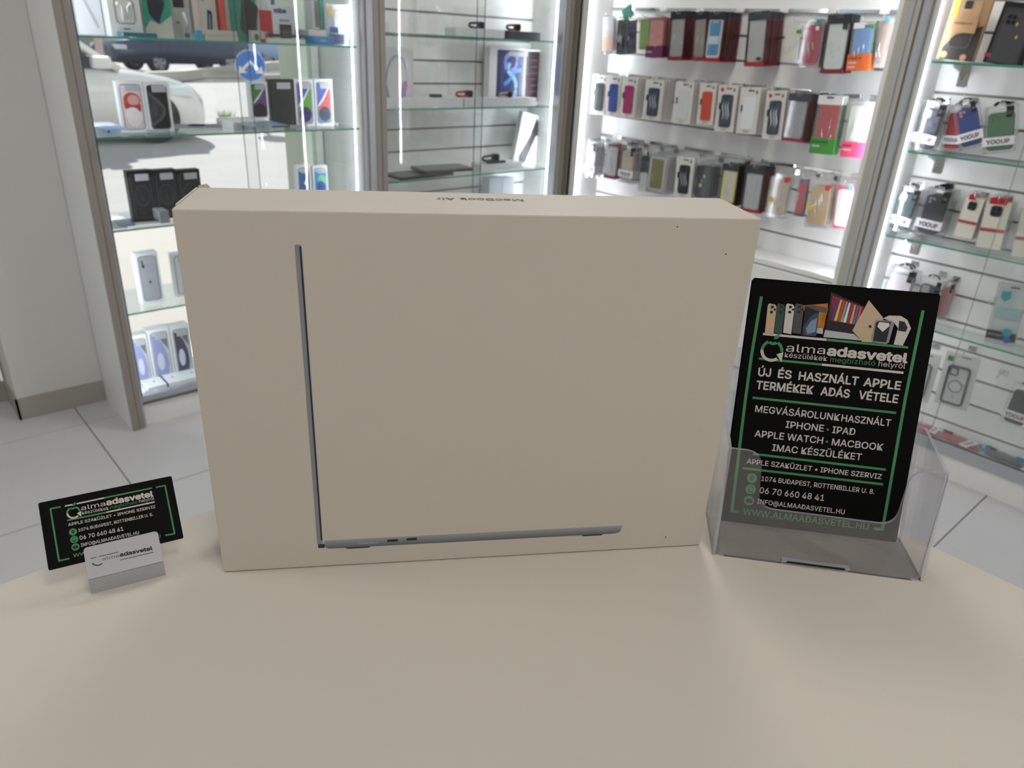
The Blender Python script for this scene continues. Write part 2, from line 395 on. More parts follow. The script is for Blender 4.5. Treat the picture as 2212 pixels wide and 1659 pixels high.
PST.box(2.80, 2.832, 1.178, 1.206, 0, CT, PTAU).box(2.795, 2.832, 1.168, 1.178, 0, CT, ALU).box(2.80, 2.832, 1.150, 1.168, 0, CT, PTAU).box(2.805, 2.832, 1.142, 1.150, 0, CT, mat('taupe_groove')).box(2.80, 2.832, 1.122, 1.142, 0, CT, ALU)
PST.build('front_profile', B1)
# right-hand cabinet
B2 = thing('display_cabinet', 'glass-shelved slatwall cabinet at the right edge, phone cases inside', 'cabinet', Matrix.Identity(4))
MB().box(2.832, 3.10, 1.10, 1.121, 0, CT, PANEL).build('side_panel', B2)
boards(B2, 'x', 2.97, -.10, 1.10, 1.308, .0962, .12, CT-.03)
MB().box(2.832, 2.97, -.10, 1.10, CT-.02, CT, PANEL).build('top_panel', B2)
MB().box(2.825, 2.845, -.10, 1.12, 0, .088, PANEL).build('plinth', B2)
MB().box(2.845, 2.97, -.10, 1.10, .088, .10, PANEL).build('base_board', B2)
MB().box(2.818, 2.85, -.10, 1.12, .090, .128, ALU).box(2.812, 2.818, -.10, 1.12, .128, .136, ALU).box(2.826, 2.830, -.10, 1.12, .128, .138, GEDGE2).build('door_track', B2)
ZB = [1.407, 1.118, .822, .525]
for z in ZB:
    shelf(B2, 2.838, 2.965, -.10, 1.098, z, 'x')
for z in ZB[:3]:
    for y in (1.02, .40):
        br = MB(); k = br.m(CHROME)
        # triangular arm under the glass and a wall plate with a pointed foot
        b0 = len(br.v)
        prof = [(2.855, z-.0065), (2.968, z-.0065), (2.968, z-.062), (2.935, z-.034), (2.862, z-.016)]
        for yy in (y-.002, y+.002): br.v += [(x, yy, zz) for x, zz in prof]
        n = len(prof)
        br.f += [[b0+i for i in range(n)], [b0+n+i for i in reversed(range(n))]]; br.mi += [k, k]
        for i in range(n):
            j = (i+1) % n; br.f.append([b0+i, b0+j, b0+n+j, b0+n+i]); br.mi.append(k)
        br.box(2.962, 2.969, y-.014, y+.014, z-.075, z-.008, CHROME)
        br.build('shelf_bracket', B2)
led(B2, 2.837, 1.099, .14, CT-.05, 0, -1, .7, -.7, .7)
led(B2, 2.84, -.095, .14, CT-.05, 0, 1, .45, .9)
db = MB().box(2.8125, 2.8165, -.08, .735, .138, CT-.03, GLASS).build('glass_door', B2)
MB().box(2.8125, 2.8165, .735, .7362, .138, CT-.03, mat('pale_glass_edge', '8fa39b', .2)).build('door_edge', db)

# ================================================================== counter
XT, YT = .635, .560
CTR = mat('counter_laminate', 'd4cec4', .42, noise=(25, .012), spec=.45)
ct = thing('counter', 'pale beige laminate counter in the foreground', 'counter', Matrix.Translation((0, 0, 0)))
MB().box(-1.1, XT, -.62, YT, TZ-.028, TZ, CTR).build('countertop', ct, bevel=.0008)
MB().box(-1.05, XT-.04, YT-.06, YT-.04, 0, TZ-.028, PANEL).build('front_panel', ct)
MB().box(XT-.06, XT-.04, -.60, YT-.06, 0, TZ-.028, PANEL).build('side_panel', ct)
MB().box(-1.05, -1.03, -.60, YT-.06, 0, TZ-.028, PANEL).build('side_panel', ct)

# ================================================================== laptop carton
YW = math.radians(-32.93)
BM = Matrix.Translation((.3107, .3690, TZ))@Matrix.Rotation(YW, 4, 'Z')
BW, BH, BD = .385, .2772, .0719
CARD = mat('white_carton', 'd0cac0', .5, noise=(60, .01), spec=.35)
bx = thing('laptop_box', 'large white laptop carton standing upright with a printed side view', 'box', BM)
MB().box(-BW/2, BW/2, 0, BD, .0006, BH, CARD).build('carton', bx, bevel=.0011)
MB().box(-BW/2+.001, BW/2-.001, .001, BD-.001, 0, .0008, mat('carton_shadow_edge', '5c554d')).build('bottom_shade_edge', bx)  # contact shadow at the carton's foot, painted as a dark strip
# little lid tabs that stand proud at the rear corners
MB().box(-BW/2-.0004, -BW/2+.0008, .012, BD-.004, BH-.012, BH+.0006, CARD).build('lid_flap', bx)
MB().prism([(-BW/2+.0005, BH-.004), (-BW/2+.012, BH-.004), (-BW/2+.006, BH+.0025), (-BW/2+.0005, BH+.0012)], BD-.0015, BD, CARD).build('corner_fold', bx)
BP = Plane(BM)
def grad(name, c0, c1, axis, a, b_, metal=0):
    m = bpy.data.materials.new(name); m.use_nodes = True; nt = m.node_tree; bs = nt.nodes['Principled BSDF']; bs.inputs['Roughness'].default_value = .55
    tc = nt.nodes.new('ShaderNodeTexCoord'); sp = nt.nodes.new('ShaderNodeSeparateXYZ'); mr = nt.nodes.new('ShaderNodeMapRange'); cr = nt.nodes.new('ShaderNodeMix'); cr.data_type = 'RGBA'
    nt.links.new(tc.outputs['Object'], sp.inputs[0]); nt.links.new(sp.outputs[axis], mr.inputs[0]); mr.inputs[1].default_value = a; mr.inputs[2].default_value = b_
    cr.inputs[6].default_value = (*srgb(c0), 1); cr.inputs[7].default_value = (*srgb(c1), 1)
    nt.links.new(mr.outputs[0], cr.inputs[0]); nt.links.new(cr.outputs[2], bs.inputs['Base Color']); return m
lidp = [BP.px(*q) for q in ((634, 528), (636, 526), (645, 526), (647, 529), (697, 1167), (699, 1178), (688, 1179), (687, 1176))]
xs = [p[0] for p in lidp]; xa, xb_ = min(xs), max(xs); zlo, zhi = min(p[1] for p in lidp), max(p[1] for p in lidp)
pr = MB()
LIDM = mat('printed_slate', '8a9099', .5); LIDL = mat('printed_slate_light', 'a3a8ae', .5); LIDD = mat('printed_navy_line', '23283a', .5)
SOFT = mat('printed_shadow', 'b3aca1', .6)
zl, zt = lidp[-1][1], lidp[0][1]
xl = BP.px(688, 1179)[0]; xl2 = BP.px(634, 530)[0]; xr_ = BP.px(699.5, 1178)[0]; xr2 = BP.px(647.5, 530)[0]
def quadp(mb, x0, x1, z0, z1, m, y=-.00015, r=.0): mb.prism(rr((x0+x1)/2, (z0+z1)/2, x1-x0, z1-z0, r), y-.0001, 0.0, m); return mb
X0, X1 = (xl+xl2)/2, (xr_+xr2)/2
quadp(pr, X0, X1, zl, zt, LIDM, r=.0012); pr.build('printed_lid', bx)
quadp(MB(), X1-.0011, X1+.0001, zl+.004, zt-.0012, LIDD, y=-.0003).build('printed_screen_line', bx)
bl, br_, = BP.px(700, 1184), BP.px(1343, 1147)
zb0, zb1 = BP.px(1300, 1150)[1], BP.px(1300, 1135)[1]
zb0 = (BP.px(1000, 1171)[1]+BP.px(760, 1184)[1]+BP.px(1300, 1150)[1])/3; zb1 = (BP.px(1300, 1136)[1]+BP.px(720, 1168)[1]+BP.px(1000, 1153)[1])/3
bm_ = grad('printed_base_shade', '5f656e', 'a0a5ab', 2, zb0, zb1)
xb0, xb1 = BP.px(701, 1175)[0], BP.px(1343, 1140)[0]
pts = [(xb0, zb1), (xb0, zb0+.0028), (xb0+.0008, zb0+.0012), (xb0+.003, zb0), (xb1-.0065, zb0), (xb1-.0025, zb0+.0007), (xb1-.0006, zb0+.0024), (xb1, zb1)]
MB().prism(ccw(pts), -.00025, 0, bm_).build('printed_base', bx)
pp = MB()
for (u0, v0, u1, v1) in ((836, 1170, 860, 1164), (878, 1167, 901, 1161)):
    a, b2 = BP.px(u0, v0), BP.px(u1, v1); quadp(pp, a[0], b2[0], (a[1]+b2[1])/2-.0011, (a[1]+b2[1])/2+.0011, LIDD, y=-.0004, r=.001)
pp.build('printed_port', bx)
a, b2 = BP.px(771, 1170), BP.px(819, 1167)
quadp(MB(), a[0], b2[0], (zb0+zb1)/2-.0013, (zb0+zb1)/2+.0014, mat('printed_port_grey', '8e949c'), y=-.0004, r=.0013).build('printed_charge_port', bx)
quadp(MB(), a[0]+.003, b2[0]-.003, (zb0+zb1)/2-.0003, (zb0+zb1)/2+.0004, LIDL, y=-.0006).build('printed_contacts', bx)
for (u0, u1) in ((746, 800), (1253, 1302)):
    x0, x1 = BP.px(u0, 1185)[0], BP.px(u1, 1160)[0]
    fe = MB().prism(ccw([(x0, zb0), (x0+.0015, zb0-.0011), (x1-.0015, zb0-.0011), (x1, zb0)]), -.0003, 0, LIDD); fe.build('printed_foot', bx)
quadp(MB(), xl-.0002, xb0, zb0+.001, zb0+.0045, LIDD, y=-.0002).build('printed_hinge', bx)
sm = MB()
for (u, v, r) in ((1568, 549, .0005), (1438, 1160, .0006), (1463, 490, .0005)):
    x, z = BP.px(u, v); sm.prism(disc(x, z, r, 8), -.0002, 0, TXD)
x, z = BP.px(1545, 748)
sm.build('print_speck', bx)
# name along the top edge, read from behind
me, a, b2 = text_mesh('MacBook Air', .004, mat('grey_print', '6e6a66', .5))
o = bpy.data.objects.new('lettering', me); COL.objects.link(o); o.parent = bx
def boxtop(u, v):
    P_ = onZ(u, v, TZ+BH); q = BM.inverted()@P_; return q
tr_, tl_ = boxtop(1134, 437.5), boxtop(942, 429)
base = boxtop(1131, 430); 
sx = (tr_.x-tl_.x)/(b2-a)
o.matrix_local = Matrix.Translation((tr_.x, boxtop(1040, 429).y, BH+.0002))@Matrix.Rotation(PI, 4, 'Z')@Matrix.Diagonal((sx, sx*1.0, 1, 1))@Matrix.Translation((-a, 0, 0))

# ================================================================== flyers and their stand
FM = Matrix.Translation((.557, .214, 1.0265))@Matrix.Rotation(math.radians(-50.1), 4, 'Z')@Matrix.Rotation(math.radians(-15.8), 4, 'X')
FP = Plane(FM)
FW, FH = .148, .210
def z5(X, Y): return FP.px(1500+X/3.95, 590+Y/3.95)
def z6(X, Y): return FP.px(1500+X/3.95, 860+Y/3.95)
BLK = mat('flyer_black', '050506', .6, spec=.1)
def tpx(par, conv, s, a, b, cap, m, bold=0, y=-.0004, name='lettering'):
    p, q = conv(*a), conv(*b); L = math.hypot(q[0]-p[0], q[1]-p[1])
    text(par, s, p[0], p[0]+L, p[1], cap, m, bold, y, math.atan2(q[1]-p[1], q[0]-p[0]), name)
def bar(mb, conv, a, b, th, m, y=-.0004):
    p, q = conv(*a), conv(*b); dx, dz = q[0]-p[0], q[1]-p[1]; L = math.hypot(dx, dz); nx, nz = -dz/L*th/2, dx/L*th/2
    mb.prism(ccw([(p[0]+nx, p[1]+nz), (p[0]-nx, p[1]-nz), (q[0]-nx, q[1]-nz), (q[0]+nx, q[1]+nz)]), y, 0, m)
def poly(mb, conv, pts, m, y=-.0004): mb.prism(ccw([conv(*p) for p in pts]), y, 0, m)
def arc(mb, cx, cz, r0, r1, a0, a1, m, y=-.0005, n=18, sq=1.0):
    for i in range(n):
        t0 = math.radians(a0+(a1-a0)*i/n); t1 = math.radians(a0+(a1-a0)*(i+1)/n)
        mb.prism(ccw([(cx+r0*math.cos(t0), cz+r0*math.sin(t0)*sq), (cx+r1*math.cos(t0), cz+r1*math.sin(t0)*sq), (cx+r1*math.cos(t1), cz+r1*math.sin(t1)*sq), (cx+r0*math.cos(t1), cz+r0*math.sin(t1)*sq)]), y, 0, m)
def apple(par, cx, cz, r, mg=PG, mw=PW, y=-.0006):
    """round fruit outline whose lower half is an arrow, with a leaf"""
    g = MB(); t = r*.26
    arc(g, cx, cz, r-t, r, 0, 62, mg, y); arc(g, cx, cz, r-t, r, 118, 180, mg, y)
    arc(g, cx, cz+r*1.02, r*.25, r*.25+t, 215, 325, mg, y, 8)
    g.prism(ccw([(cx+r*.02, cz+r*1.05), (cx+r*.1, cz+r*1.35), (cx+r*.45, cz+r*1.62), (cx+r*.5, cz+r*1.3), (cx+r*.3, cz+r*1.1)]), y, 0, mg)
    g.build('emblem_top', par)
    w_ = MB(); arc(w_, cx, cz, r-t, r, 180, 310, mw, y)
    w_.prism(ccw([(cx+r*.45, cz-r*.28), (cx+r*1.02, cz-r*.02), (cx+r*.98, cz-r*.95)]), y, 0, mw)
    w_.build('emblem_arrow', par)
def pin(par, cx, cz, r, k):
    g = MB(); g.prism(disc(cx, cz, r, 20), -.0005, 0, PG)
    if k == 0:
        g.prism(disc(cx, cz+r*.15, r*.36, 12), -.0007, 0, BLACK); g.prism(ccw([(cx-r*.3, cz), (cx+r*.3, cz), (cx, cz-r*.62)]), -.0007, 0, BLACK); g.prism(disc(cx, cz+r*.15, r*.15, 10), -.0009, 0, PG)
    elif k == 1:
        g.prism(rr(cx, cz, r*.8, r*1.15, r*.15), -.0007, 0, BLACK); g.prism(rr(cx, cz+r*.08, r*.62, r*.8, r*.05), -.0009, 0, PG)
    else:
        g.prism(rr(cx, cz, r*1.2, r*.8, r*.05), -.0007, 0, BLACK)
        for s_ in (-1, 1): g.prism(ccw([(cx+s_*r*.58, cz+s_*0+r*.36), (cx+s_*r*.5, cz+r*.38), (cx, cz-r*.12), (cx, cz-.02*r)]), -.0009, 0, PG)
    g.build('icon', par)
fly = thing('flyer', 'black leaflet with green frame lines and white text, frontmost in the acrylic stand', 'flyer', FM, 'flyers in the acrylic stand')
fsh = MB().box(-FW/2, FW/2, 0, .0004, 0, FH, BLK).mesh('sheet')
def sheet(par): o = bpy.data.objects.new('sheet', fsh); COL.objects.link(o); o.parent = par
sheet(fly)
cm = .0046; T3 = .0024
g = MB()
bar(g, z5, (572, 198), (487, 700), T3, PG); bar(g, z5, (487, 700), (432, 1097), T3, PG); bar(g, z6, (432, 30), (318, 970), T3, PG); bar(g, z6, (312, 962), (375, 969), T3, PG)
bar(g, z5, (1950, 318), (1799, 1066), T3, PG); bar(g, z6, (1799, 0), (1602, 1130), T3, PG); bar(g, z6, (1605, 1120), (1530, 1112), T3, PG)
bar(g, z5, (1125, 568), (1822, 634), .0019, PG); bar(g, z5, (550, 728), (1088, 780), .0019, PG)
bar(g, z5, (495, 1062), (1720, 1192), .0019, PG); bar(g, z6, (500, 475), (1632, 610), .0019, PG); bar(g, z6, (412, 597), (1608, 735), .0019, PG)
g.build('green_lines', fly)
g = MB(); bar(g, z5, (585, 518), (1125, 568), .0019, PW); bar(g, z5, (1088, 780), (1782, 850), .0019, PW); g.build('white_lines', fly)
cx, cz = z5(660, 662); rA = abs(z5(758, 662)[0]-cx); apple(fly, cx, cz, rA)
L = lambda s, a, b, cap, m=PW, bold=.022, cv=z5: tpx(fly, cv, s, a, b, cap, m, bold)
L('alma', (778, 667), (1112, 692), .0066, bold=-.012); L('adasvetel', (1125, 697), (1815, 765), .0075, bold=.035)
L('készülékek', (768, 716), (1130, 750), .0042, bold=-.006); L('megbízható', (1155, 756), (1540, 789), .0042, PG, -.006); L('helyről', (1567, 792), (1795, 815), .0042, bold=-.006)
for s, a, b in (('ÚJ', (540, 875), (650, 883)), ('ÉS', (708, 890), (825, 901)), ('HASZNÁLT', (885, 908), (1395, 955)), ('APPLE', (1438, 960), (1755, 995)), ('TERMÉKEK', (522, 985), (1010, 1032)), ('ADÁS', (1072, 1038), (1320, 1063)), ('VÉTELE', (1395, 1070), (1732, 1108))): L(s, a, b, .0068)
for s, a, b in (('MEGVÁSÁROLUNK', (515, 116), (1235, 193)), ('HASZNÁLT', (1250, 195), (1672, 240)), ('IPHONE', (775, 250), (1100, 285)), ('IPAD', (1172, 295), (1368, 315)), ('APPLE WATCH', (510, 327), (1093, 389)), ('MACBOOK', (1168, 400), (1605, 446)), ('IMAC KÉSZÜLÉKET', (660, 447), (1422, 530))): L(s, a, b, .0057, cv=z6, bold=.012)
g = MB()
for q in ((1137, 268), (1130, 372)): g.prism(disc(*z6(*q), .0010, 12), -.0005, 0, PG)
g.build('green_dots', fly)
L('APPLE SZAKÜZLET • IPHONE SZERVIZ', (443, 557), (1593, 690), .0043, cv=z6, bold=.012)
L('1074 BUDAPEST, ROTTENBILLER U. 8.', (568, 703), (1533, 817), .0040, cv=z6, bold=.01)
L('06 70 660 48 41', (553, 808), (1103, 876), .0053, cv=z6, bold=.008)
L('INFO@ALMAADASVETEL.HU', (533, 898), (1278, 990), .0041, cv=z6, bold=.008)
L('WWW.ALMAADASVETEL.HU', (410, 990), (1482, 1122), .0055, PG, .012, cv=z6)
for k, q in enumerate(((490, 682), (479, 777), (466, 873))): pin(fly, *z6(*q), .0043, k)
g = MB()
for pts, c in (([(915, 275), (1140, 258), (1105, 465), (1000, 470)], 'c46a1e'), ([(930, 275), (1010, 268), (1140, 300), (1130, 340), (1060, 330)], '3f8fa0'), ([(1060, 330), (1130, 345), (1080, 450), (1060, 460)], 'e0a030'), ([(1045, 470), (1098, 466), (1095, 520), (1040, 512)], 'b9b9bb'), ([(1165, 160), (1450, 285), (1360, 520), (1115, 485)], '0c0c0e'), ([(1178, 190), (1442, 292), (1385, 445), (1142, 405)], 'a8324a'),
        ([(1115, 480), (1360, 520), (1420, 575), (1100, 545)], 'b7bac0')): poly(g, z5, pts, C(c), -.0005)
for i, c in enumerate(['3b3f9a', 'd9c04a', 'c8402e', '6fae9f', 'e8e3d4', '8a2f6a', 'e2a13a', '2f6fb0', 'd04a60']):
    t = i/8; x0 = 1170+t*210; poly(g, z5, [(x0-8, 400+t*40), (x0+16, 403+t*40), (1235+t*190, 222+t*70), (1222+t*190, 217+t*70)], C(c), -.0006)
poly(g, z5, [(1487, 232), (1612, 385), (1520, 590), (1430, 585), (1345, 490)], C('c3ad91'), -.0007)
g.prism(disc(*z5(1497, 455), .0012, 10), -.0009, 0, TXD)
g.build('printed_computers', fly)
g = MB()
for x0, x1, c in ((600, 700, 'c9ad8b'), (678, 772, '2e4a48'), (755, 852, 'cfcac6'), (832, 932, '4a4b50')):
    poly(g, z5, [(x0+38, 258), (x1-12, 268), (x1, 290), (x1-28, 520), (x0, 508), (x0+25, 275)], C(c), -.0008-.0001*(x0 > 700))
    for (dx, dz) in ((62, 288), (56, 332)): g.prism(disc(*z5(x0+dx, dz), .0013, 10), -.0011, 0, TXD)
    g.prism(disc(*z5(x0+85, 310), .0010, 10), -.0011, 0, TXD)
poly(g, z5, [(945, 282), (1062, 325), (1035, 540), (908, 532)], C('050608'), -.0010)
poly(g, z5, [(985, 375), (1040, 335), (1058, 345), (1035, 535), (930, 530), (925, 460)], C('2f4666'), -.0011)
poly(g, z5, [(990, 410), (1045, 380), (1030, 500), (960, 520), (950, 470)], C('7d92ad'), -.0012)
g.build('printed_phones', fly)
g = MB()
poly(g, z5, [(1610, 385), (1660, 362), (1760, 365), (1815, 400), (1845, 470), (1775, 618), (1698, 608), (1735, 470), (1700, 420)], C('c7c3c2'), -.0008)
poly(g, z5, [(1745, 405), (1790, 415), (1815, 465), (1800, 500), (1735, 490)], C('101014'), -.0010)
g.prism(ccw([z5(*q) for q in ((1560, 398), (1680, 405), (1700, 430), (1655, 590), (1630, 605), (1520, 590), (1510, 560), (1540, 415))]), -.0012, 0, C('8d8e92'))
poly(g, z5, [(1565, 408), (1672, 415), (1632, 590), (1520, 578), (1545, 425)], C('0b1416'), -.0014)
poly(g, z5, [(1572, 415), (1655, 425), (1660, 450), (1600, 500), (1555, 455)], C('d8d4d2'), -.0016)
g.build('printed_watch', fly)
for i in range(1, 6):
    M2 = FM@Matrix.Translation(((.0012, -.0006, .0008, .0016, .0009)[i-1], .0006+.0011*i, (.0014, .0006, .0020, .0026, .0016)[i-1]))
    t = thing('flyer', 'black leaflet in the acrylic stand, %s behind the front one' % ('first', 'second', 'third', 'fourth', 'fifth')[i-1], 'flyer', M2, 'flyers in the acrylic stand'); sheet(t)
# acrylic stand, local frame square with the leaflets, origin on the counter
HM = Matrix.Translation((.557, .214, TZ))@Matrix.Rotation(math.radians(-50.1), 4, 'Z')
hs = thing('brochure_stand', 'clear acrylic leaflet stand with cut-out front on the counter right of the carton', 'brochure stand', HM)
th = .0025; hw = .0825
lean = .016/.088   # front lip leans back
def lean_y(z): return -.043+lean*z
def front_plate(mb, pts, m, me):
    n = len(pts); b = len(mb.v); k, k2 = mb.m(m), mb.m(me)
    for off in (0, th):
        for x, z in pts: mb.v.append((x, lean_y(z)+off, z))
    mb.f.append([b+i for i in range(n)]); mb.mi.append(k); mb.f.append([b+n+i for i in reversed(range(n))]); mb.mi.append(k)
    for i in range(n):
        j = (i+1) % n; mb.f.append([b+i, b+n+i, b+n+j, b+j]); mb.mi.append(k2)
zt_ = .0925
def fillet(p0, p1, p2, r, n=6):
    p0, p1, p2 = Vector(p0), Vector(p1), Vector(p2); a = p1+(p0-p1).normalized()*r; c = p1+(p2-p1).normalized()*r
    return [tuple((1-t)**2*a+2*t*(1-t)*p1+t*t*c) for t in [i/n for i in range(n+1)]]
pts = [(-hw+.003, .006)]+fillet((-hw+.003, .006), (-hw+.003, 0), (0, 0), .005)[1:]+[(-.028, 0), (-.028, .004), (.026, .004), (.026, 0)]+fillet((0, 0), (hw-.003, 0), (hw, .02), .005)
pts += fillet((hw, .02), (hw+.0015, zt_), (0, zt_), .004)+fillet((hw, zt_), (.0562, zt_-.001), (.0552, .05), .014)+fillet((.0552, .08), (.0535, .0447), (0, .0447), .013)
pts += fillet((0, .0447), (-.0535, .0455), (-.0557, .08), .013)+fillet((-.0552, .05), (-.0565, zt_-.001), (-.07, zt_), .012)+fillet((-.06, zt_), (-hw-.0015, zt_), (-hw, 0), .004)
mb = MB(); front_plate(mb, pts, ACRY, ACRYE); mb.build('front_lip', hs)
def side_plate(x):
    mb = MB(); k, k2 = mb.m(ACRY), mb.m(ACRYE)
    zt2 = zt_
    prof = [(-.043, .0)]+[(lean_y(zt2), zt2)]+[(.030, .103), (.044, .098), (.046, .087), (.012, .003), (.02, 0)]
    n = len(prof); b = len(mb.v)
    for xx in (x-th/2, x+th/2): mb.v += [(xx, y, z) for y, z in prof]
    mb.f.append([b+i for i in range(n)]); mb.mi.append(k); mb.f.append([b+n+i for i in reversed(range(n))]); mb.mi.append(k)
    for i in range(n):
        j = (i+1) % n; mb.f.append([b+i, b+j, b+n+j, b+n+i]); mb.mi.append(k2)
    mb.build('side_wall', hs)
side_plate(hw); side_plate(-hw)
mb = MB(); mb.box(-hw, hw, -.041, .060, .0, .0022, ACRY).build('base', hs)
mb = MB(); mb.box(-.028, .026, -.0435, -.0395, .0022, .0042, ACRYE)
for i in range(3): mb.box(-.024, .022, -.0442, -.0435, .0024+i*.0006, .0026+i*.0006, TXD)
mb.build('foot_ribs', hs)
bk = MB(); k = bk.m(ACRY); sl = math.tan(math.radians(15.8)); b = 0
for off in (0, .0025):
    for x, z in ((-hw, .003), (hw, .003), (hw, .15), (-hw, .15)): bk.v.append((x, .0085+z*sl+off, z))
for q in ((0, 1, 2, 3), (7, 6, 5, 4), (0, 4, 5, 1), (1, 5, 6, 2), (2, 6, 7, 3), (3, 7, 4, 0)): bk.f.append(list(q)); bk.mi.append(k)
bk.build('back_plate', hs)
# ================================================================== business card and its stand
CM = Matrix.Translation((.0900, .517, 1.0400))@Matrix.Rotation(math.radians(-12.7), 4, 'Z')@Matrix.Rotation(math.radians(-41.8), 4, 'X')
CP = Plane(CM)
def z7(X, Y): return CP.px(60+X/5.53, 1000+Y/5.53)
bc = thing('business_card', 'black business card with green corner brackets in a small clear stand', 'card', CM)
MB().prism(rr(0, .025, .09, .05, .0012), 0, .0005, BLK).build('sheet', bc)
g = MB(); tb = .0011
for a, b in (((395, 525), (265, 548)), ((270, 545), (372, 1165)), ((365, 1172), (497, 1142)), ((1530, 292), (1648, 268)), ((1640, 268), (1755, 848)), ((1757, 845), (1642, 866)), ((915, 418), (1485, 300)), ((470, 688), (940, 590))): bar(g, z7, a, b, tb, PG, -.0002)
g.build('green_lines', bc)
g = MB()
for a, b in (((443, 517), (535, 498)), ((583, 488), (915, 418)), ((940, 590), (1515, 466))): bar(g, z7, a, b, .0010, PW, -.0002)
g.build('white_lines', bc)
cx, cz = z7(547, 592); apple(bc, cx, cz, .0046, y=-.0003)
L = lambda s, a, b, cap, m=PW, bold=.012: tpx(bc, z7, s, a, b, cap, m, bold, -.0003)
L('alma', (640, 568), (930, 510), .0034, bold=-.01); L('adasvetel', (940, 508), (1503, 398), .0042, bold=.035)
L('készülékek', (650, 617), (970, 556), .0024, bold=-.004); L('megbízható', (985, 553), (1312, 483), .0024, PG, -.004); L('helyről', (1333, 477), (1513, 440), .0024, bold=-.004)
L('APPLE SZAKÜZLET • IPHONE SZERVIZ', (485, 757), (1527, 537), .0021)
L('1074 BUDAPEST, ROTTENBILLER U. 8.', (607, 822), (1497, 630), .0022)
L('06 70 660 48 41', (623, 920), (1145, 808), .0029)
L('INFO@ALMAADASVETEL.HU', (637, 1003), (1332, 850), .0024)
L('WWW.ALMAADASVETEL.HU', (545, 1130), (1590, 890), .0024, PG)
for k, q in enumerate(((541, 825), (556, 915), (571, 1005))): pin(bc, *z7(*q), .0026, k)
SM = Matrix.Translation((.0900, .517, TZ))@Matrix.Rotation(math.radians(-12.7), 4, 'Z')
cs = thing('card_stand', 'small clear acrylic card stand with printed front on the counter left of the carton', 'card stand', SM)
x0, x1 = -.0214, .0282
MB().box(x0, x1, -.0137, -.0117, 0, .0125, FROST).build('front_foot', cs)
PM = SM@Matrix.Translation((0, -.0127, .0123))@Matrix.Rotation(math.radians(-40), 4, 'X')
pl_ = MB().prism([(x0, 0), (x1, 0)]+fillet((x1, 0), (x1, .0232), (x0, .0232), .003)+fillet((x1, .0232), (x0, .0232), (x0, 0), .003), -.001, .001, FROST).build('front_plate', cs)
pl_.matrix_local = SM.inverted()@PM
MB().box(x0, x1, -.0117, .020, 0, .002, ACRY).build('base', cs)
MB().box(x0, x1, .004, .006, .002, .017, ACRY).build('card_rest', cs)
PP = Plane(PM)
def z7p(X, Y): return PP.px(60+X/5.53, 1000+Y/5.53, -.001)
g = MB()
for a, b in (((752, 1142), (815, 1128)), ((850, 1118), (1080, 1065)), ((1105, 1160), (1503, 1066))): bar(g, z7p, a, b, .0004, TXD, -.0012)
for a, b in (((770, 1200), (800, 1220)), ((800, 1220), (845, 1225)), ((845, 1225), (888, 1200))): bar(g, z7p, a, b, .0008, TXD, -.0012)
g.build('printed_lines', pl_)
p, q = z7p(890, 1168), z7p(1095, 1122); tpx(pl_, z7p, 'alma', (890, 1168), (1095, 1122), .0022, C('4a4a4e'), -.01, -.0012)
tpx(pl_, z7p, 'adasvetel', (1100, 1120), (1493, 1037), .0026, TXD, .035, -.0012)
# ================================================================== street outside
GZ = -.12
ASP = mat('sunlit_asphalt', 'aba8a5', .85, noise=(1.2, .12), bump=.3)
PAVE = mat('pavement_concrete', 'bfbab4', .85, noise=(3, .06))
struct(MB().box(-25, 60, 6.2, 60, GZ-.2, GZ, ASP).build('street_ground'))
struct(MB().box(-25, 60, 3.4, 6.2, GZ-.2, -.02, PAVE).build('pavement'))
struct(MB().box(-12, -3.3, 3.2, 3.4, -.3, 6, WALL).build('wall_outer_left')); struct(MB().box(3.3, 16, 3.2, 3.4, -.3, 6, WALL).build('wall_outer_right'))
KRB = mat('pale_kerb_stone', 'd8cdc0', .8, noise=(8, .08))
def at(u, v, z): p = onZ(u, v, z); return p
def strip(name, pts, z, wd, h, m, label, cat):
    mb = MB(); secs = []
    for i, (u, v) in enumerate(pts):
        p = at(u, v, z+h); a = at(*pts[max(i-1, 0)], z+h); b_ = at(*pts[min(i+1, len(pts)-1)], z+h); d = (b_-a).normalized(); n = Vector((-d.y, d.x, 0))
        secs.append([p, p+n*wd, p+n*wd-Vector((0, 0, h)), p-Vector((0, 0, h)), p])
    mb.loft([[tuple(q) for q in c] for c in secs], m); o = mb.build(name); return tag(o, label, cat)
strip('kerb', [(300, 157), (400, 153), (460, 147), (522, 141), (590, 134), (650, 131)], GZ, .25, .28, KRB, 'pale stone kerb running across the far side of the street', 'kerb')
strip('kerb', [(250, 170), (400, 164), (500, 163), (640, 160)], GZ, .25, .10, KRB, 'low kerb line nearer than the far pale kerb', 'kerb')
SHADE = mat('painted_shade_asphalt', '55524e', .95, noise=(6, .25));  # shade on the far street, painted as a darker asphalt band
shade_band = MB().loft([[tuple(at(200, 180, GZ+.015)), tuple(at(700, 174, GZ+.015))], [tuple(at(200, 158, GZ+.015)), tuple(at(700, 150, GZ+.015))]], SHADE, cap=False).build('road_shade_band'); struct(shade_band)
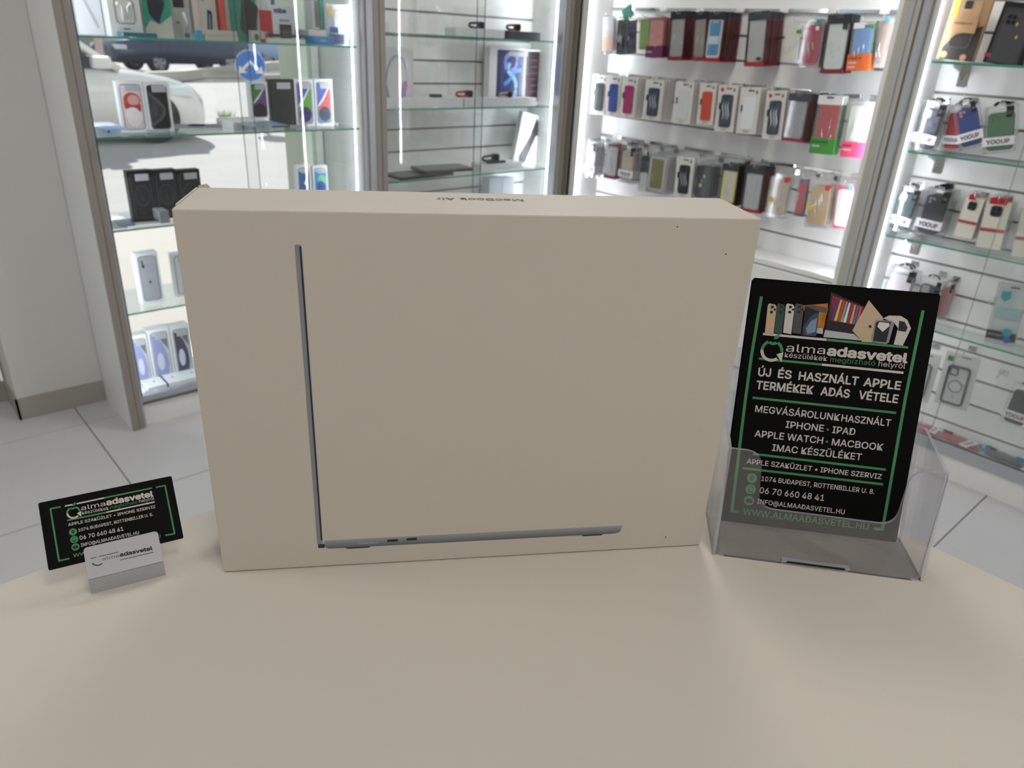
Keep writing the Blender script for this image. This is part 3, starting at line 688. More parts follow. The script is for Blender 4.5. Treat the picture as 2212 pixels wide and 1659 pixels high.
def wheel(parent, x, y, z, r):
    t = MB(); t.prism([(a+x, b_+z) for a, b_ in disc(0, 0, r, 24)], y-.1, y+.1, C('1a1a1c', .8)); o = t.build('wheel', parent)
    h = MB(); h.prism([(a+x, b_+z) for a, b_ in disc(0, 0, r*.62, 16)], y-.11, y+.11, C('b8babd', .3))
    for k in range(5):
        a = 2*PI*k/5; h.prism(ccw([(x+r*.12*math.cos(a+1.2), z+r*.12*math.sin(a+1.2)), (x+r*.58*math.cos(a-.25), z+r*.58*math.sin(a-.25)), (x+r*.58*math.cos(a+.25), z+r*.58*math.sin(a+.25))]), y-.115, y+.115, C('5a5c60', .4))
    h.build('hub', o)
def car(name, label, M, st, gh, hw, body, glass, dark=None, hl=None, wheels=((.85, .33), (3.4, .33))):
    """st: stations x, z bottom, z shoulder, half width; gh: glasshouse x,z outline; nose at the high x end"""
    t = thing(name, label, 'car', M)
    secs = []
    for x, zb, zs, w_ in st:
        h = zs-zb; secs.append([(x, -w_*.9, zb), (x, -w_, zb+h*.25), (x, -w_, zb+h*.6), (x, -w_*.95, zb+h*.88), (x, -w_*.8, zb+h), (x, -w_*.3, zb+h*1.04), (x, w_*.3, zb+h*1.04), (x, w_*.8, zb+h), (x, w_*.95, zb+h*.88), (x, w_, zb+h*.6), (x, w_, zb+h*.25), (x, w_*.9, zb), (x, -w_*.9, zb)])
    MB().loft(secs, body).build('body', t, smooth=True)
    g = MB().prism(ccw(gh), -hw*.82, hw*.82, glass); gb = g.build('windows', t)
    xs_ = [p[0] for p in gh]; top = max(p[1] for p in gh); tp = [p for p in gh if p[1] > top-.06]
    MB().box(min(p[0] for p in tp)-.05, max(p[0] for p in tp)+.05, -hw*.8, hw*.8, top-.02, top+.04, body).build('roof', t, bevel=.015)
    s_ = sorted(gh, key=lambda p: p[0]); fr = s_[-1]; tr_ = max(tp, key=lambda p: p[0]); re = s_[0]; tl_ = min(tp, key=lambda p: p[0])
    for sy in (-1, 1):
        p = MB(); p.tube([(fr[0]+.02, sy*hw*.84, fr[1]), ((fr[0]+tr_[0])/2+.03, sy*hw*.84, (fr[1]+tr_[1])/2+.05), (tr_[0], sy*hw*.82, top)], .045, body); p.build('windscreen_pillar', t, smooth=True)
        p = MB(); p.tube([(re[0]-.02, sy*hw*.84, re[1]), (tl_[0], sy*hw*.82, top)], .05, body); p.build('rear_pillar', t, smooth=True)
        p = MB(); xm = (fr[0]+re[0])/2; p.box(xm-.04, xm+.04, sy*hw*.83-.01, sy*hw*.83+.01, fr[1]-.05, top, body); p.build('door_pillar', t)
        p = MB(); p.box(fr[0]-.35, fr[0]-.12, sy*hw*1.12-.09, sy*hw*1.12+.09, fr[1]+.02, fr[1]+.17, body); p.build('mirror', t, bevel=.04)
        if hl:
            p = MB(); p.box(hl[0]-.34, hl[0]-.02, sy*hw*.78-.15, sy*hw*.78+.17, hl[1]-.07, hl[1]+.07, mat('headlight_lens', 'e8eef2', .1)); p.build('headlight', t, bevel=.03)
    for wx, r in wheels:
        for sy in (-1, 1): wheel(t, wx, sy*(hw-.12), r, r)
    if dark:
        MB().box(st[0][0]+.02, st[-1][0]-.04, -hw*1.01, hw*1.01, st[3][1]-.0, st[3][1]+.10, dark).build('sill', t)
    return t
WC = mat('car_white_paint', 'e9e8e2', .18, coat=.6); CG = mat('car_window', '39424a', .08)
M = Matrix.Translation((.10, 12.1, GZ))@Matrix.Rotation(math.radians(-2), 4, 'Z')
car('parked_car', 'white car parked in front of the shop window', M,
    [(0, .40, .80, .55), (.15, .25, .93, .80), (.8, .2, .96, .87), (1.8, .2, .95, .88), (2.75, .2, .93, .88), (3.3, .2, .88, .87), (3.75, .18, .80, .82), (4.0, .18, .72, .74), (4.15, .2, .58, .60)],
    [(.25, .92), (.75, 1.40), (2.1, 1.45), (3.05, .92)], .87, WC, CG, None, (3.98, .66))
DV = mat('van_navy_paint', '36425c', .25, coat=.5)
M = Matrix.Translation((11.9, 28.2, GZ))@Matrix.Rotation(math.radians(190), 4, 'Z')
car('parked_van', 'dark navy van parked across the street', M,
    [(0, .4, 1.0, .75), (.1, .3, 1.15, .9), (1.0, .28, 1.15, .93), (2.2, .28, 1.15, .93), (3.4, .28, 1.12, .93), (4.1, .28, 1.0, .9), (4.6, .3, .88, .82), (4.75, .4, .7, .7)],
    [(.1, 1.12), (.25, 1.85), (2.9, 1.9), (3.8, 1.1)], .92, DV, mat('van_window', '54627a', .1), None, (4.7, .75))
M = Matrix.Translation((14.2, 33.5, GZ))@Matrix.Rotation(math.radians(12), 4, 'Z')
car('parked_car', 'pale blue-grey car parked far across the street behind the round sign', M,
    [(0, .40, .80, .55), (.15, .25, .93, .80), (.8, .2, .96, .87), (1.8, .2, .95, .88), (2.75, .2, .93, .88), (3.3, .2, .88, .87), (3.75, .18, .80, .82), (4.0, .18, .72, .74), (4.15, .2, .58, .60)],
    [(.25, .92), (.75, 1.40), (2.1, 1.45), (3.05, .92)], .87, C('a9bcdc', .25), CG, None, (3.98, .66))
# road sign
d = ray(541, 142); sp = CAM+d*12.0
Msg = Matrix.Translation(sp)@Matrix.Rotation(math.atan2(-d.x, d.y), 4, 'Z')
sg = thing('road_sign', 'round blue road sign with two white downward arrows', 'sign', Msg)
MB().prism(disc(0, 0, .238, 40), -.002, .006, C('d4dbe8')).build('sign_rim', sg)
MB().prism(disc(0, 0, .225, 40), -.006, -.001, C('2f6cc4')).build('sign_disc', sg)
ar = MB(); aw = C('efe6dc')
for s_ in (-1, 1):
    ar.prism(ccw([(0, .035), (0, .085), (s_*.155, -.06), (s_*.125, -.09)]), -.010, -.006, aw)
    ar.prism(ccw([(s_*.17, .0), (s_*.19, -.115), (s_*.06, -.105), (s_*.10, -.075), (s_*.14, -.035)]), -.010, -.0061, aw)
ar.build('arrows', sg)
MB().tube([(0, .03, .2), (0, .03, -(sp.z-GZ))], .03, C('8d9094'), 12).build('pole', sg)
p = at(222, 150, GZ); po = MB().tube([(p.x*.55, p.y*.55, GZ), (p.x*.55, p.y*.55, 3.2)], .07, C('c3b1a8'), 12).build('street_post', smooth=True); tag(po, 'slim pinkish post standing by the street at the left', 'post')
fb = thing('far_building', 'pale building facade beyond the street', 'building', Matrix.Translation((0, 52, GZ)))
MB().box(-10, 70, 0, 1, 0, 9, C('b5aca6', .8)).build('facade', fb)
for i in range(14):
    f_ = MB().ring(rr(-6+i*5, 2.4, 1.9, 2.2, .05, 1), rr(-6+i*5, 2.4, 1.6, 1.9, .02, 1), -.08, 0, C('8b8580')).build('window', fb)
    MB().box(-6.8+i*5, -5.2+i*5, -.03, -.001, 1.45, 3.35, C('4c525a', .15)).build('pane', f_)
gr = MB(); rnd = random.Random(3)
for i in range(46):
    a = rnd.uniform(0, 6.28); r_ = rnd.uniform(.02, .16); L_ = rnd.uniform(.05, .14); x, y = r_*math.cos(a), r_*math.sin(a)
    gr.prism([(x-.006, 0), (x+.006, 0), (x+math.cos(a)*.05, L_)], y, y+.002, C('8fae4e'))
p = at(488, 252, GZ); go = gr.build('weed_tuft'); go.location = p; go['kind'] = 'stuff'; tag(go, 'small green weed tuft in the sunlit street', 'weed')

# ================================================================== goods: placing
def frame3(wall, dep, TL, BL, TR):
    f = (lambda q: onY(q[0], q[1], dep)) if wall == 'A' else (lambda q: onX(q[0], q[1], dep))
    a, b_, c = f(TL), f(BL), f(TR); up = (a-b_); H = up.length; up.normalize()
    ey = Vector((0, 1, 0)) if wall == 'A' else Vector((1, 0, 0))
    ex = ey.cross(up); ex.normalize(); w_ = abs((c-a).dot(ex)); o = b_+ex*(w_/2)
    M = Matrix((( ex.x, ey.x, up.x, o.x), (ex.y, ey.y, up.y, o.y), (ex.z, ey.z, up.z, o.z), (0, 0, 0, 1)))
    return M, w_, H
def hang(wall, dep, ut, vt, ub, vb, wp):
    return frame3(wall, dep, (ut-wp/2, vt), (ub-wp/2, vb), (ut+wp/2, vt))
def stand(wall, dep, zs, uL, uR, vM, vT, roll=0):
    """upright on a shelf: left/right edges at image row vM, top at row vT"""
    if wall == 'A': a, c, t = onY(uL, vM, dep), onY(uR, vM, dep), onY((uL+uR)/2, vT, dep); w_ = c.x-a.x; M = Matrix.Translation((a.x+w_/2, dep, zs))
    else: a, c, t = onX(uL, vM, dep), onX(uR, vM, dep), onX((uL+uR)/2, vT, dep); w_ = a.y-c.y; M = Matrix.Translation((dep, a.y-w_/2, zs))@Matrix.Rotation(-PI/2, 4, 'Z')
    return M, w_, t.z-zs
def phonecase(par, w, h, z0, y, col, cam=1, x0=0, th=.009, name='phone_case', full=True, r=.012):
    c = MB().prism(rr(x0, z0+h/2, w, h, r), y, y+th, C(col, .38)).build(name, par)
    if cam:
        cs_ = w*.42; cx_, cz_ = x0-w*.24, z0+h-w*.27
        MB().prism(rr(cx_, cz_, cs_, cs_, cs_*.28), y-.0015, y, C('2b2c30', .3) if cam == 2 else C(col, .3)).build('camera_island', c)
        if full:
            for k, (dx, dz) in enumerate(((-.22, .22), (.22, .22), (-.22, -.22), (.22, -.22))[:cam+2]):
                MB().prism(disc(cx_+dx*cs_, cz_+dz*cs_, cs_*.17, 12), -.0025+y, y-.0015, C('1b1c20', .15)).build('lens_hole', c)
    return c
def bagpack(M, w, h, D):
    """hanging sleeve: optional dark header, coloured case, printed band, sticker"""
    t = thing('case_packet', D['label'], 'phone case', M, D.get('group'))
    ch = D.get('case', 'b9babc'); cw, chh = w*.80, h*D.get('fh', .80); z0 = h*D.get('z0', .07)
    hd = D.get('header')
    bk_ = D.get('back')
    if bk_: MB().prism(rr(0, h*.47, w, h*.94, .003), .0092, .0122, C(bk_, .35)).build('backing_card', t)
    phonecase(t, cw, chh, z0, .001, ch, D.get('cam', 1), full=False)
    if D.get('low'): MB().prism(rr(0, z0+chh*.22, cw*1.01, chh*.44, .01), -.0002, .001, C(D['low'], .4)).build('lower_colour', t)
    if D.get('pic'):
        MB().prism(rr(0, z0+chh*.5, cw*.8, chh*.86, .006), -.0004, .001, C(D['pic'], .3)).build('phone_picture', t)
        MB().prism(rr(0, z0+chh*.45, cw*.78, chh*.2, .002), -.0006, 0, C('c4d4de', .4)).build('picture_patch', t)
        MB().prism(rr(0, z0+chh*.9, cw*.4, .004, .002), -.0007, 0, C(ch)).build('picture_notch', t)
    if D.get('frame'): MB().ring(rr(0, z0+chh/2, cw*1.04, chh*1.02, .012), rr(0, z0+chh/2, cw*.8, chh*.9, .008), -.0008, .009, C(D['frame'], .4)).build('bumper_frame', t)
    MB().ring(rr(0, h*.46, w, h*.92, .004), rr(0, h*.46, w*.93, h*.87, .004), -.0015, .0088, C('420a12' if D.get('foot') else '2a2a2e', .3) if hd and hd < '5' else CLEARP).build('sleeve_rim', t)
    MB().prism(rr(0, h*.46, w*.94, h*.88, .004), -.0030, -.0016, FILM).build('sleeve_film', t)
    rnd = random.Random(D['label']); g = MB()
    for k in range(D.get('gl', 3)):
        x = rnd.uniform(-.32, .32)*w; z1 = rnd.uniform(.15, .45)*h; z2 = z1+rnd.uniform(.15, .35)*h; dx = rnd.uniform(-.12, .12)*w
        g.tube([(x, -.0034, z1), (x+dx*.4, -.0044, (z1+z2)/2), (x+dx, -.0034, z2)], [.0002, .0016, .0002], glassmat('film_crease', (.95, .95, .95), .35, .1, haze=.3, hazecol=(.9, .9, .9)), 6)
    if D.get('gl', 3): g.build('film_creases', t, smooth=True)
    if hd:
        MB().prism(rr(0, h*.915, w*1.02, h*.155, .003), -.0035, .0095, C(hd, .25)).build('header', t)
        MB().prism(rr(0, h*.955, w*.30, h*.03, h*.012), -.0042, -.0036, C('55565a')).build('hang_slot', t)
    else:
        MB().prism(rr(0, h*.96, w*.55, h*.08, .003), -.001, .004, CLEARP).build('hang_tab', t)
    if D.get('band'):
        c, f, words = D['band']; MB().prism(rr(0, h*f/2, w*1.04, h*f, .002), -.0040, .0105, C(c, .35)).build('printed_band', t)
        for k, s_ in enumerate(words): text(t, s_, -w*.46, -w*.46+w*.085*len(s_), h*f*(.68-.26*k), h*f*.15, C('1c1c1e') if k == 0 else C('e9e2dc'), .01, -.0044)
    if D.get('tag'):
        c, x, z, sw, sh = D['tag']; MB().prism(rr(x*w, z*h, sw*w, sh*h, .001), -.0045, -.0032, C(c, .4)).build('sticker', t)
    if D.get('tag2'):
        c, x, z, sw, sh = D['tag2']; MB().prism(rr(x*w, z*h, sw*w, sh*h, .001), -.0046, -.0033, C(c, .4)).build('sticker', t)
    if D.get('foot'): MB().prism(rr(0, h*.035, w, h*.07, .002), -.0040, .011, C(D['foot'], .3)).build('lower_fold', t)
    return t
def cardpack(M, w, h, D):
    t = thing('case_card', D['label'], 'phone case', M, D.get('group'))
    wc = C(D.get('card', 'd3d0cb'), .5)
    MB().prism(rr(0, h/2, w, h, .004), 0, .012, wc).build('card_box', t, bevel=0)
    phonecase(t, w*.60, h*.70, h*.10, -.004, D['case'], 1, x0=w*.02, th=.0045, full=False, r=.010)
    if D.get('swirl'):
        g = MB()
        for k, dx in enumerate((-.12, .02, .14)):
            g.tube([(w*(dx-.05), -.0048, h*.16), (w*(dx+.06), -.0056, h*.36), (w*(dx-.04), -.0056, h*.55), (w*(dx+.05), -.0048, h*.74)], [.0006, .0022, .0018, .0006], C(D['swirl'], .3), 6)
        g.build('printed_swirl', t, smooth=True)
    MB().box(-w*.36, -w*.28, -.005, .0, h*.48, h*.62, C('26272b')).build('side_button', t)
    MB().prism(rr(w*.05, h*.925, w*.30, h*.03, h*.012), -.0008, .001, C('4c4b49')).build('hang_slot', t)
    if D.get('dot'): MB().prism(disc(-w*.30, h*.90, w*.09, 14), -.0012, 0, C('b8323a')).build('red_dot', t)
    g = MB(); g.box(w*.28, w*.36, -.0006, 0, h*.86, h*.93, C('4a4a4a')); g.build('size_mark', t)
    g = MB()
    for k in range(4): g.box(-w*.12+k*w*.065, -w*.075+k*w*.065, -.0006, 0, h*.035, h*.055, C('6c6a66'))
    g.build('card_caption', t)
    return t
def boxpack(M, w, h, D):
    """clear plastic case box with a white brand band and a black hang tab"""
    t = thing('case_box', D['label'], 'phone case', M, D.get('group')); dp = .016
    MB().ring(rr(0, h/2, w, h, .005), rr(0, h/2, w*.93, h*.955, .004), 0, dp, CLEARP).build('clear_box', t)
    MB().prism(rr(0, h/2, w*.97, h*.98, .004), -.0012, -.0002, FILM).build('clear_front', t)
    cw, chh = w*.76, h*.80
    c = phonecase(t, cw, chh, h*.055, .002, D['case'], 0, th=.010)
    cx_, cz_ = -cw*.22, h*.055+chh-cw*.26; s_ = cw*.40
    if D.get('hole'): MB().prism(rr(cx_, cz_, s_, s_*1.05, s_*.28), .0005, .002, C(D['hole'], .4)).build('camera_cutout', c)
    if D.get('lens'):
        MB().ring(rr(cx_, cz_, s_, s_, s_*.28), rr(cx_, cz_, s_*.92, s_*.92, s_*.24), .0008, .002, C(D['case'], .3)).build('camera_rim', c)
        for dx, dz in ((-.22, .22), (.22, .22), (-.22, -.22)): MB().prism(disc(cx_+dx*s_, cz_+dz*s_, s_*.19, 14), .0008, .002, C(D['lens'], .3)).build('lens_ring', c)
    if D.get('check'):
        for i in range(4):
            for j in range(7):
                if (i+j) % 2 == 0 and not (i < 2 and j > 4): MB().box(-cw/2+.006+i*(cw-.012)/4, -cw/2+.006+(i+1)*(cw-.012)/4, .0012, .002, h*.07+j*chh*.135, h*.07+(j+1)*chh*.135, C(D['check'], .45)).build('check_square', c)
        arc(g2 := MB(), 0, h*.45, cw*.26, cw*.28, 0, 360, C('6a6c78'), .0008, 26); g2.build('magnet_ring', c)
    if D.get('grad'):
        MB().prism(rr(0, h*.055+chh*.25, cw*1.005, chh*.5, .012), .0006, .002, C(D['grad'], .3)).build('lower_colour', c)
    if D.get('plain'): pass
    if not D.get('noband'):
        b_ = MB().box(-w*.505, w*.505, -.0035, -.0012, h*.16, h*.345, C('dfe0e6', .4)).build('brand_band', t)
        text(b_, 'YOO', -w*.38, w*.07, h*.205, h*.085, C('25262c'), .03, -.0038); text(b_, 'UP', w*.09, w*.36, h*.205, h*.085, C('7a3038'), .03, -.0038)
    MB().box(w*.20, w*.38, -.0026, -.0012, h*.74, h*.96, C('1a1a1e', .3)).build('size_label', t)
    text(t, D.get('fit', '15'), w*.23, w*.35, h*.80, h*.06, C('9a9a9e'), 0, -.0029)
    MB().box(-w*.09, w*.15, -.0030, -.0012, h*.925, h*.985, C('dcdcdc', .5)).build('price_sticker', t)
    g = MB(); arc(g, 0, h*1.005, w*.17, w*.25, 0, 180, C('141416', .3), 0, 10, .55)
    for i in range(len(g.v)): x, y, z = g.v[i]; g.v[i] = (x, (.006 if y == 0 else .003), z)
    g.build('hang_tab', t)
    return t
def hook(wall, P, back, label, up=.012):
    """two-part chrome peg: P is the point where the goods hang, back the slatwall plane"""
    t = thing('display_hook', label, 'hook', Matrix.Translation(P), 'chrome display hooks')
    if wall == 'B':
        L_ = back-P.x; MB().tube([(L_, 0, .004), (-.008, 0, .002), (-.016, 0, .005), (-.019, 0, .016)], .0018, CHROME, 8).build('peg', t, smooth=True)
        MB().box(L_-.004, L_-.0005, -.013, .013, -.010, .010, CHROME).build('back_plate', t)
    return t
ORD = ['first', 'second', 'third', 'fourth', 'fifth', 'sixth', 'seventh']
def row(items, dep, back, fn_default, rowname):
    for it in items:
        fn, ut, vt, ub, vb, wp, n, gap, D = it
        M, w_, h_ = hang('B', dep, ut, vt, ub, vb, wp)
        D = dict(D); desc = D['d']; D['label'] = desc+' '+rowname
        gp = .0205 if fn is cardpack else (.021 if fn is boxpack else .0172); n = min(n, int(.112/gp))
        if n: D['group'] = 'packets on the hook of the '+desc
        t = fn(M, w_, h_, D)
        for i in range(n):
            copy_tree(t, M@Matrix.Translation((random.uniform(-.0015, .0015), gp*(i+1), random.uniform(-.002, .002))), '%s packet behind the %s %s' % (ORD[i], desc, rowname), D['group'])
        top = M@Vector((0, .002, h_*.985))
        if not D.get('nohook'): hook('B', top, back, 'chrome hook holding the %s %s' % (desc, rowname))
BG, CA, BX = bagpack, cardpack, boxpack
R1 = [
 (BG, 1314, 36, 1312, 117, 27, 1, .012, dict(d='white and peach phone case', case='d9d9dc', low='e9c4b2', gl=1, fh=.9)),
 (BG, 1342, 38, 1338, 118, 20, 1, .012, dict(d='sparkling black sleeve', case='17181a', back='2c4a1c', gl=6)),
 (BG, 1363, 40, 1361, 118, 20, 0, .012, dict(d='dark navy phone case', case='232a45', back='5d1f22', low='2c3450', gl=1)),
 (BG, 1393, 38, 1390, 107, 23, 2, .012, dict(d='lime green phone case', case='7fa03c', back='8d8f6a', gl=1)),
 (BG, 1420, 32, 1413, 124, 35, 2, .012, dict(d='pink phone case with purple band', case='c9857c', low='cf9186', band=('64294f', .27, ['silicone', 'case']), tag=('5e7d78', .38, .92, .16, .06), back='a63c46')),
 (BG, 1467, 25, 1459, 130, 33, 4, .013, dict(d='clear case bag with dark header', case='9c9a99', header='26262a', back='6d1420', foot='7c1a24', cam=0)),
 (BG, 1515, 26, 1508, 131, 27, 1, .013, dict(d='smoky case bag', case='8f857c', header='26262a', back='6d1420', foot='8a2430', cam=0)),
 (BG, 1550, 25, 1537, 132, 37, 6, .013, dict(d='white phone with blue picture', case='dcd9d6', pic='4a8fbc', header='232327', back='6b0f18', foot='a01c22', cam=0, gl=2)),
 (BG, 1640, 26, 1629, 143, 43, 6, .013, dict(d='translucent grey case bag', case='b4b5b3', header='3a3a42', back='6b0f18', foot='9c1c24', cam=0, tag=('2a2626', .22, .13, .22, .05))),
 (BG, 1716, 48, 1706, 141, 38, 0, .013, dict(d='clear ivory case bag with green sticker', case='d9d7cb', cam=0, tag=('4f8a36', .34, .76, .26, .08), gl=5)),
 (BG, 1761, 41, 1746, 145, 41, 2, .012, dict(d='crimson phone case', case='a42c40', back='c9b3ae', tag=('2f8a94', .26, .93, .26, .08), tag2=('dcd8d8', .22, .80, .17, .08))),
 (BG, 1817, 31, 1797, 158, 52, 3, .012, dict(d='pale mint case in black bag', case='d3dcd4', header='1c1c1f', back='33343a', foot='7e1a2c', cam=0, tag=('26262a', .28, .80, .2, .12), gl=5)),
 (BG, 1867, 48, 1852, 153, 47, 2, .012, dict(d='light blue case with orange band', case='7fa3d4', back='4a9a3a', low='7fa3d4', band=('d0642c', .34, ['front &', 'cover', 'case']), tag=('dfe0e6', -.18, .92, .5, .12))),
 (BG, 1913, 38, 1901, 146, 30, 1, .012, dict(d='taupe brown phone case', case='8c7a70', tag=('2a7f86', .22, .93, .26, .08), back='b0a5a0')),
 (BG, 1938, 47, 1928, 140, 14, 0, .012, dict(d='narrow coral red case', case='cf5060', tag=('2f7fb4', .0, .95, .6, .08), gl=1)),
]
R2 = [
 (CA, 1298, 160, 1290, 245, 32, 0, .013, dict(d='white card with black case', case='2c2d30', dot=1)),
 (CA, 1328, 163, 1322, 249, 30, 0, .013, dict(d='white card with blue case', case='2b3f88')),
 (CA, 1362, 166, 1354, 252, 34, 4, .013, dict(d='white card with magenta case', case='96295a')),
 (CA, 1416, 171, 1407, 257, 40, 3, .013, dict(d='white card with grey marbled case', case='3c424c', swirl='b9c0cc')),
 (CA, 1481, 175, 1471, 265, 40, 4, .013, dict(d='white card with clear white case', case='c9cbcb')),
 (CA, 1531, 179, 1522, 268, 36, 1, .013, dict(d='white card with orange red case', case='c14a34')),
 (CA, 1575, 183, 1563, 283, 42, 1, .013, dict(d='white card with black swirl case', case='3b4452', swirl='d5dae0', dot=1)),
 (CA, 1623, 188, 1611, 288, 44, 3, .013, dict(d='white card with frosted case', case='dcdfe0')),
 (CA, 1679, 196, 1667, 300, 43, 0, .013, dict(d='white card with blue swirl case', case='39424e', swirl='dfe4ea', dot=1)),
 (BG, 1730, 200, 1712, 303, 46, 5, .013, dict(d='grey clear case bag', case='9b9ca0', header='303036', back='6b0f20', foot='8a1c28', cam=0)),
 (BG, 1797, 204, 1775, 330, 52, 2, .013, dict(d='red case bag with green band', case='b43a42', header='d5d6d2', back='5c8a44', band=('3f8a34', .28, ['silicone', 'case']))),
 (BG, 1862, 212, 1840, 338, 50, 1, .013, dict(d='whitish case bag with pink band', case='dde2d6', cam=0, band=('cf4468', .27, ['cover', 'clear']), gl=5, back='d8d8d8')),
]
R3 = [
 (BX, 1279, 303, 1272, 381, 24, 3, .016, dict(d='small white case box', case='d6d7e0', hole='c3c4cd')),
 (BG, 1325, 305, 1318, 383, 26, 3, .012, dict(d='glittering silver case bag', case='c9ccd2', back='7c1420', cam=0, gl=8, foot='8a1c28')),
 (BX, 1359, 312, 1350, 392, 32, 3, .016, dict(d='beige case box', case='cbbfae', hole='b6b9b4')),
 (BX, 1395, 322, 1389, 412, 22, 0, .016, dict(d='dark blue and white case box', case='2c3346', noband=1, grad='d0d0cf')),
 (BG, 1425, 325, 1415, 413, 42, 5, .013, dict(d='olive case in frosted sleeve', case='807f45', cam=0, back='c3c3cb', frame='c6c6ce', gl=2)),
 (CA, 1482, 337, 1474, 424, 38, 1, .013, dict(d='black and silver pen case card', case='26272a', swirl='b9bcc0', card='d8d8d4')),
 (BG, 1523, 345, 1513, 430, 40, 4, .013, dict(d='black case with gold charms', case='33353d', cam=2, tag=('c9b48a', -.05, .38, .12, .08), tag2=('b9bac0', .10, .62, .08, .07))),
 (BG, 1581, 352, 1569, 440, 36, 4, .013, dict(d='cream case with yellow frame', case='d6d0c0', frame='d8d05a', header='2c2c30', back='5c1018', cam=0)),
 (BG, 1634, 356, 1620, 455, 42, 4, .013, dict(d='silvery clear case bag', case='b2b8ba', header='232326', back='5c1018', foot='9c1830', cam=0, gl=5)),
 (BG, 1690, 372, 1673, 466, 46, 1, .013, dict(d='beige case bag with yellow sticker', case='c4b6a4', cam=0, tag=('c23c34', .30, .88, .22, .10), tag2=('d9c02c', -.30, .40, .24, .10), gl=6)),
 (BG, 1738, 380, 1724, 466, 22, 0, .013, dict(d='curved red case', case='b13340', gl=2, back='2f5a86')),
 (BG, 1776, 388, 1762, 489, 52, 3, .013, dict(d='gold clear case bag', case='cdb48c', cam=0, tag=('c23c34', .30, .86, .20, .10), tag2=('d9c02c', -.36, .42, .24, .10), gl=6)),
 (BG, 1829, 395, 1816, 493, 42, 1, .013, dict(d='pale pink clear case', case='d8cbc8', cam=0, tag=('3f9ad4', .28, .90, .22, .08), back='cf3a52', gl=2)),
]
row(R1, 2.872, 3.0, bagpack, 'on the top row')
row(R2, 2.872, 3.0, cardpack, 'on the middle row')
row(R3, 2.872, 3.0, boxpack, 'on the lower row')
for z, nm in ((1.5605, 'top'), (1.274, 'middle'), (.9875, 'lower')):
    t = thing('hook_rail', 'chrome rail behind the %s row of hooks' % nm, 'rail', Matrix.Translation((2.985, 1.95, z)))
    MB().box(0, .013, -.70, .70, -.006, .006, CHROME).build('bar', t)
    for k in range(7): MB().box(-.003, 0, -.62+k*.2, -.585+k*.2, -.008, .008, PANEL).build('bar_clip', t)
tl = MB().prism(rr(0, .03, .055, .06, .002), 0, .001, C('3f8a78')).build('header_card'); M, w_, h_ = frame3('B', 2.90, (1352, 6), (1340, 30), (1366, 14)); tl.matrix_world = M@Matrix.Rotation(.5, 4, 'Y'); tag(tl, 'green header card sticking up at the left of the top row', 'card')
# right-hand cabinet -------------------------------------------------------
def bq(fn, TL, BL, TR, dep, D, n=0, gap=.021):
    M, w_, h_ = frame3('B', dep, TL, BL, TR); D = dict(D); D['label'] = D['d']
    if n: D['group'] = 'packets behind the '+D['d']
    t = fn(M, w_, h_, D)
    for i in range(n): copy_tree(t, M@Matrix.Translation((random.uniform(-.002, .002), gap*(i+1), 0)), '%s box behind the %s' % (ORD[i], D['d']), D['group'])
    if not D.get('nohook'): hook('B', M@Vector((0, .004, h_*1.02)), 2.97, 'chrome hook holding the '+D['d'])
    return t, M, w_, h_
P2 = 2.885
bq(BX, (1995, 215), (1958, 319), (2053, 219), P2, dict(d='charcoal checked case box above the second glass shelf', case='3d3f4a', hole='b9bac2', check='555866', fit='15'), 1)
bq(BX, (2050, 228), (2030, 325), (2092, 230), P2+.03, dict(d='red case box half hidden behind the blue one', case='b01e28', fit='13'), 1)
bq(BX, (2057, 228), (2072, 327), (2114, 219), P2, dict(d='tilted deep blue case box', case='1f3a86', lens='c78f82', fit='14'), 0)
bq(BX, (2127, 232), (2121, 334), (2197, 228), P2, dict(d='green case box above the second glass shelf', case='4f7c58', lens='4a7453', fit='15'), 1)
bq(BX, (1943.6, 398), (1909, 491), (1997, 403), P2, dict(d='dark teal case box above the third glass shelf', case='2e474a', hole='c4c0cb', fit='15'), 1)
bq(BX, (2003, 403), (1971, 503), (2061, 410), P2, dict(d='black case box with lens holes, glittering edge', case='2a2c33', lens='7e8290', fit='14'), 3)
WB = dict(case='dcd8cc', hole='2e2e31', noband=1)
def whitepack(M, w, h, D):
    t = thing('case_box', D['label'], 'phone case', M, D.get('group'))
    MB().ring(rr(0, h/2, w*1.10, h*1.04, .004), rr(0, h/2, w*1.02, h, .004), 0, .012, CLEARP).build('clear_box', t)
    MB().prism(rr(0, h/2, w, h, .004), .001, .011, C('dcd7ca', .45)).build('card', t)
    c = MB().prism(rr(-w*.02, h*.80, w*.46, w*.48, w*.12), -.001, .001, C('333436', .3)).build('camera_window', t)
    for dx, dz in ((-.1, .1), (.1, .1), (-.1, -.1), (.1, -.1)): MB().prism(disc(-w*.02+dx*w, h*.80+dz*w, w*.07, 12), -.0018, -.001, C('1d1d20', .15)).build('lens', c)
    MB().box(-w*.5, w*.5, -.0008, .001, h*.36, h*.43, C('a64a4c')).build('red_stripe', t)
    for s_ in D['labs']: MB().box(s_*w-w*.17, s_*w+w*.17, -.0012, .001, h*.945, h*1.07, C('b5182c')).build('red_label', t)
    MB().prism(rr(0, h*1.10, w*.6, h*.10, .004), .002, .006, CLEARP).build('hang_tab', t)
    return t
bq(whitepack, (2087, 424), (2059, 509), (2127, 432), P2, dict(d='cream case pack with red stripe, left of two', labs=(-.15,)), 2)
bq(whitepack, (2132, 433), (2107, 533), (2184, 445), P2, dict(d='cream case pack with two red labels', labs=(-.2, .16)), 2)
bq(whitepack, (2208, 452), (2184, 553), (2262, 462), P2, dict(d='cream case pack cut off by the right edge', labs=(0,)), 1)
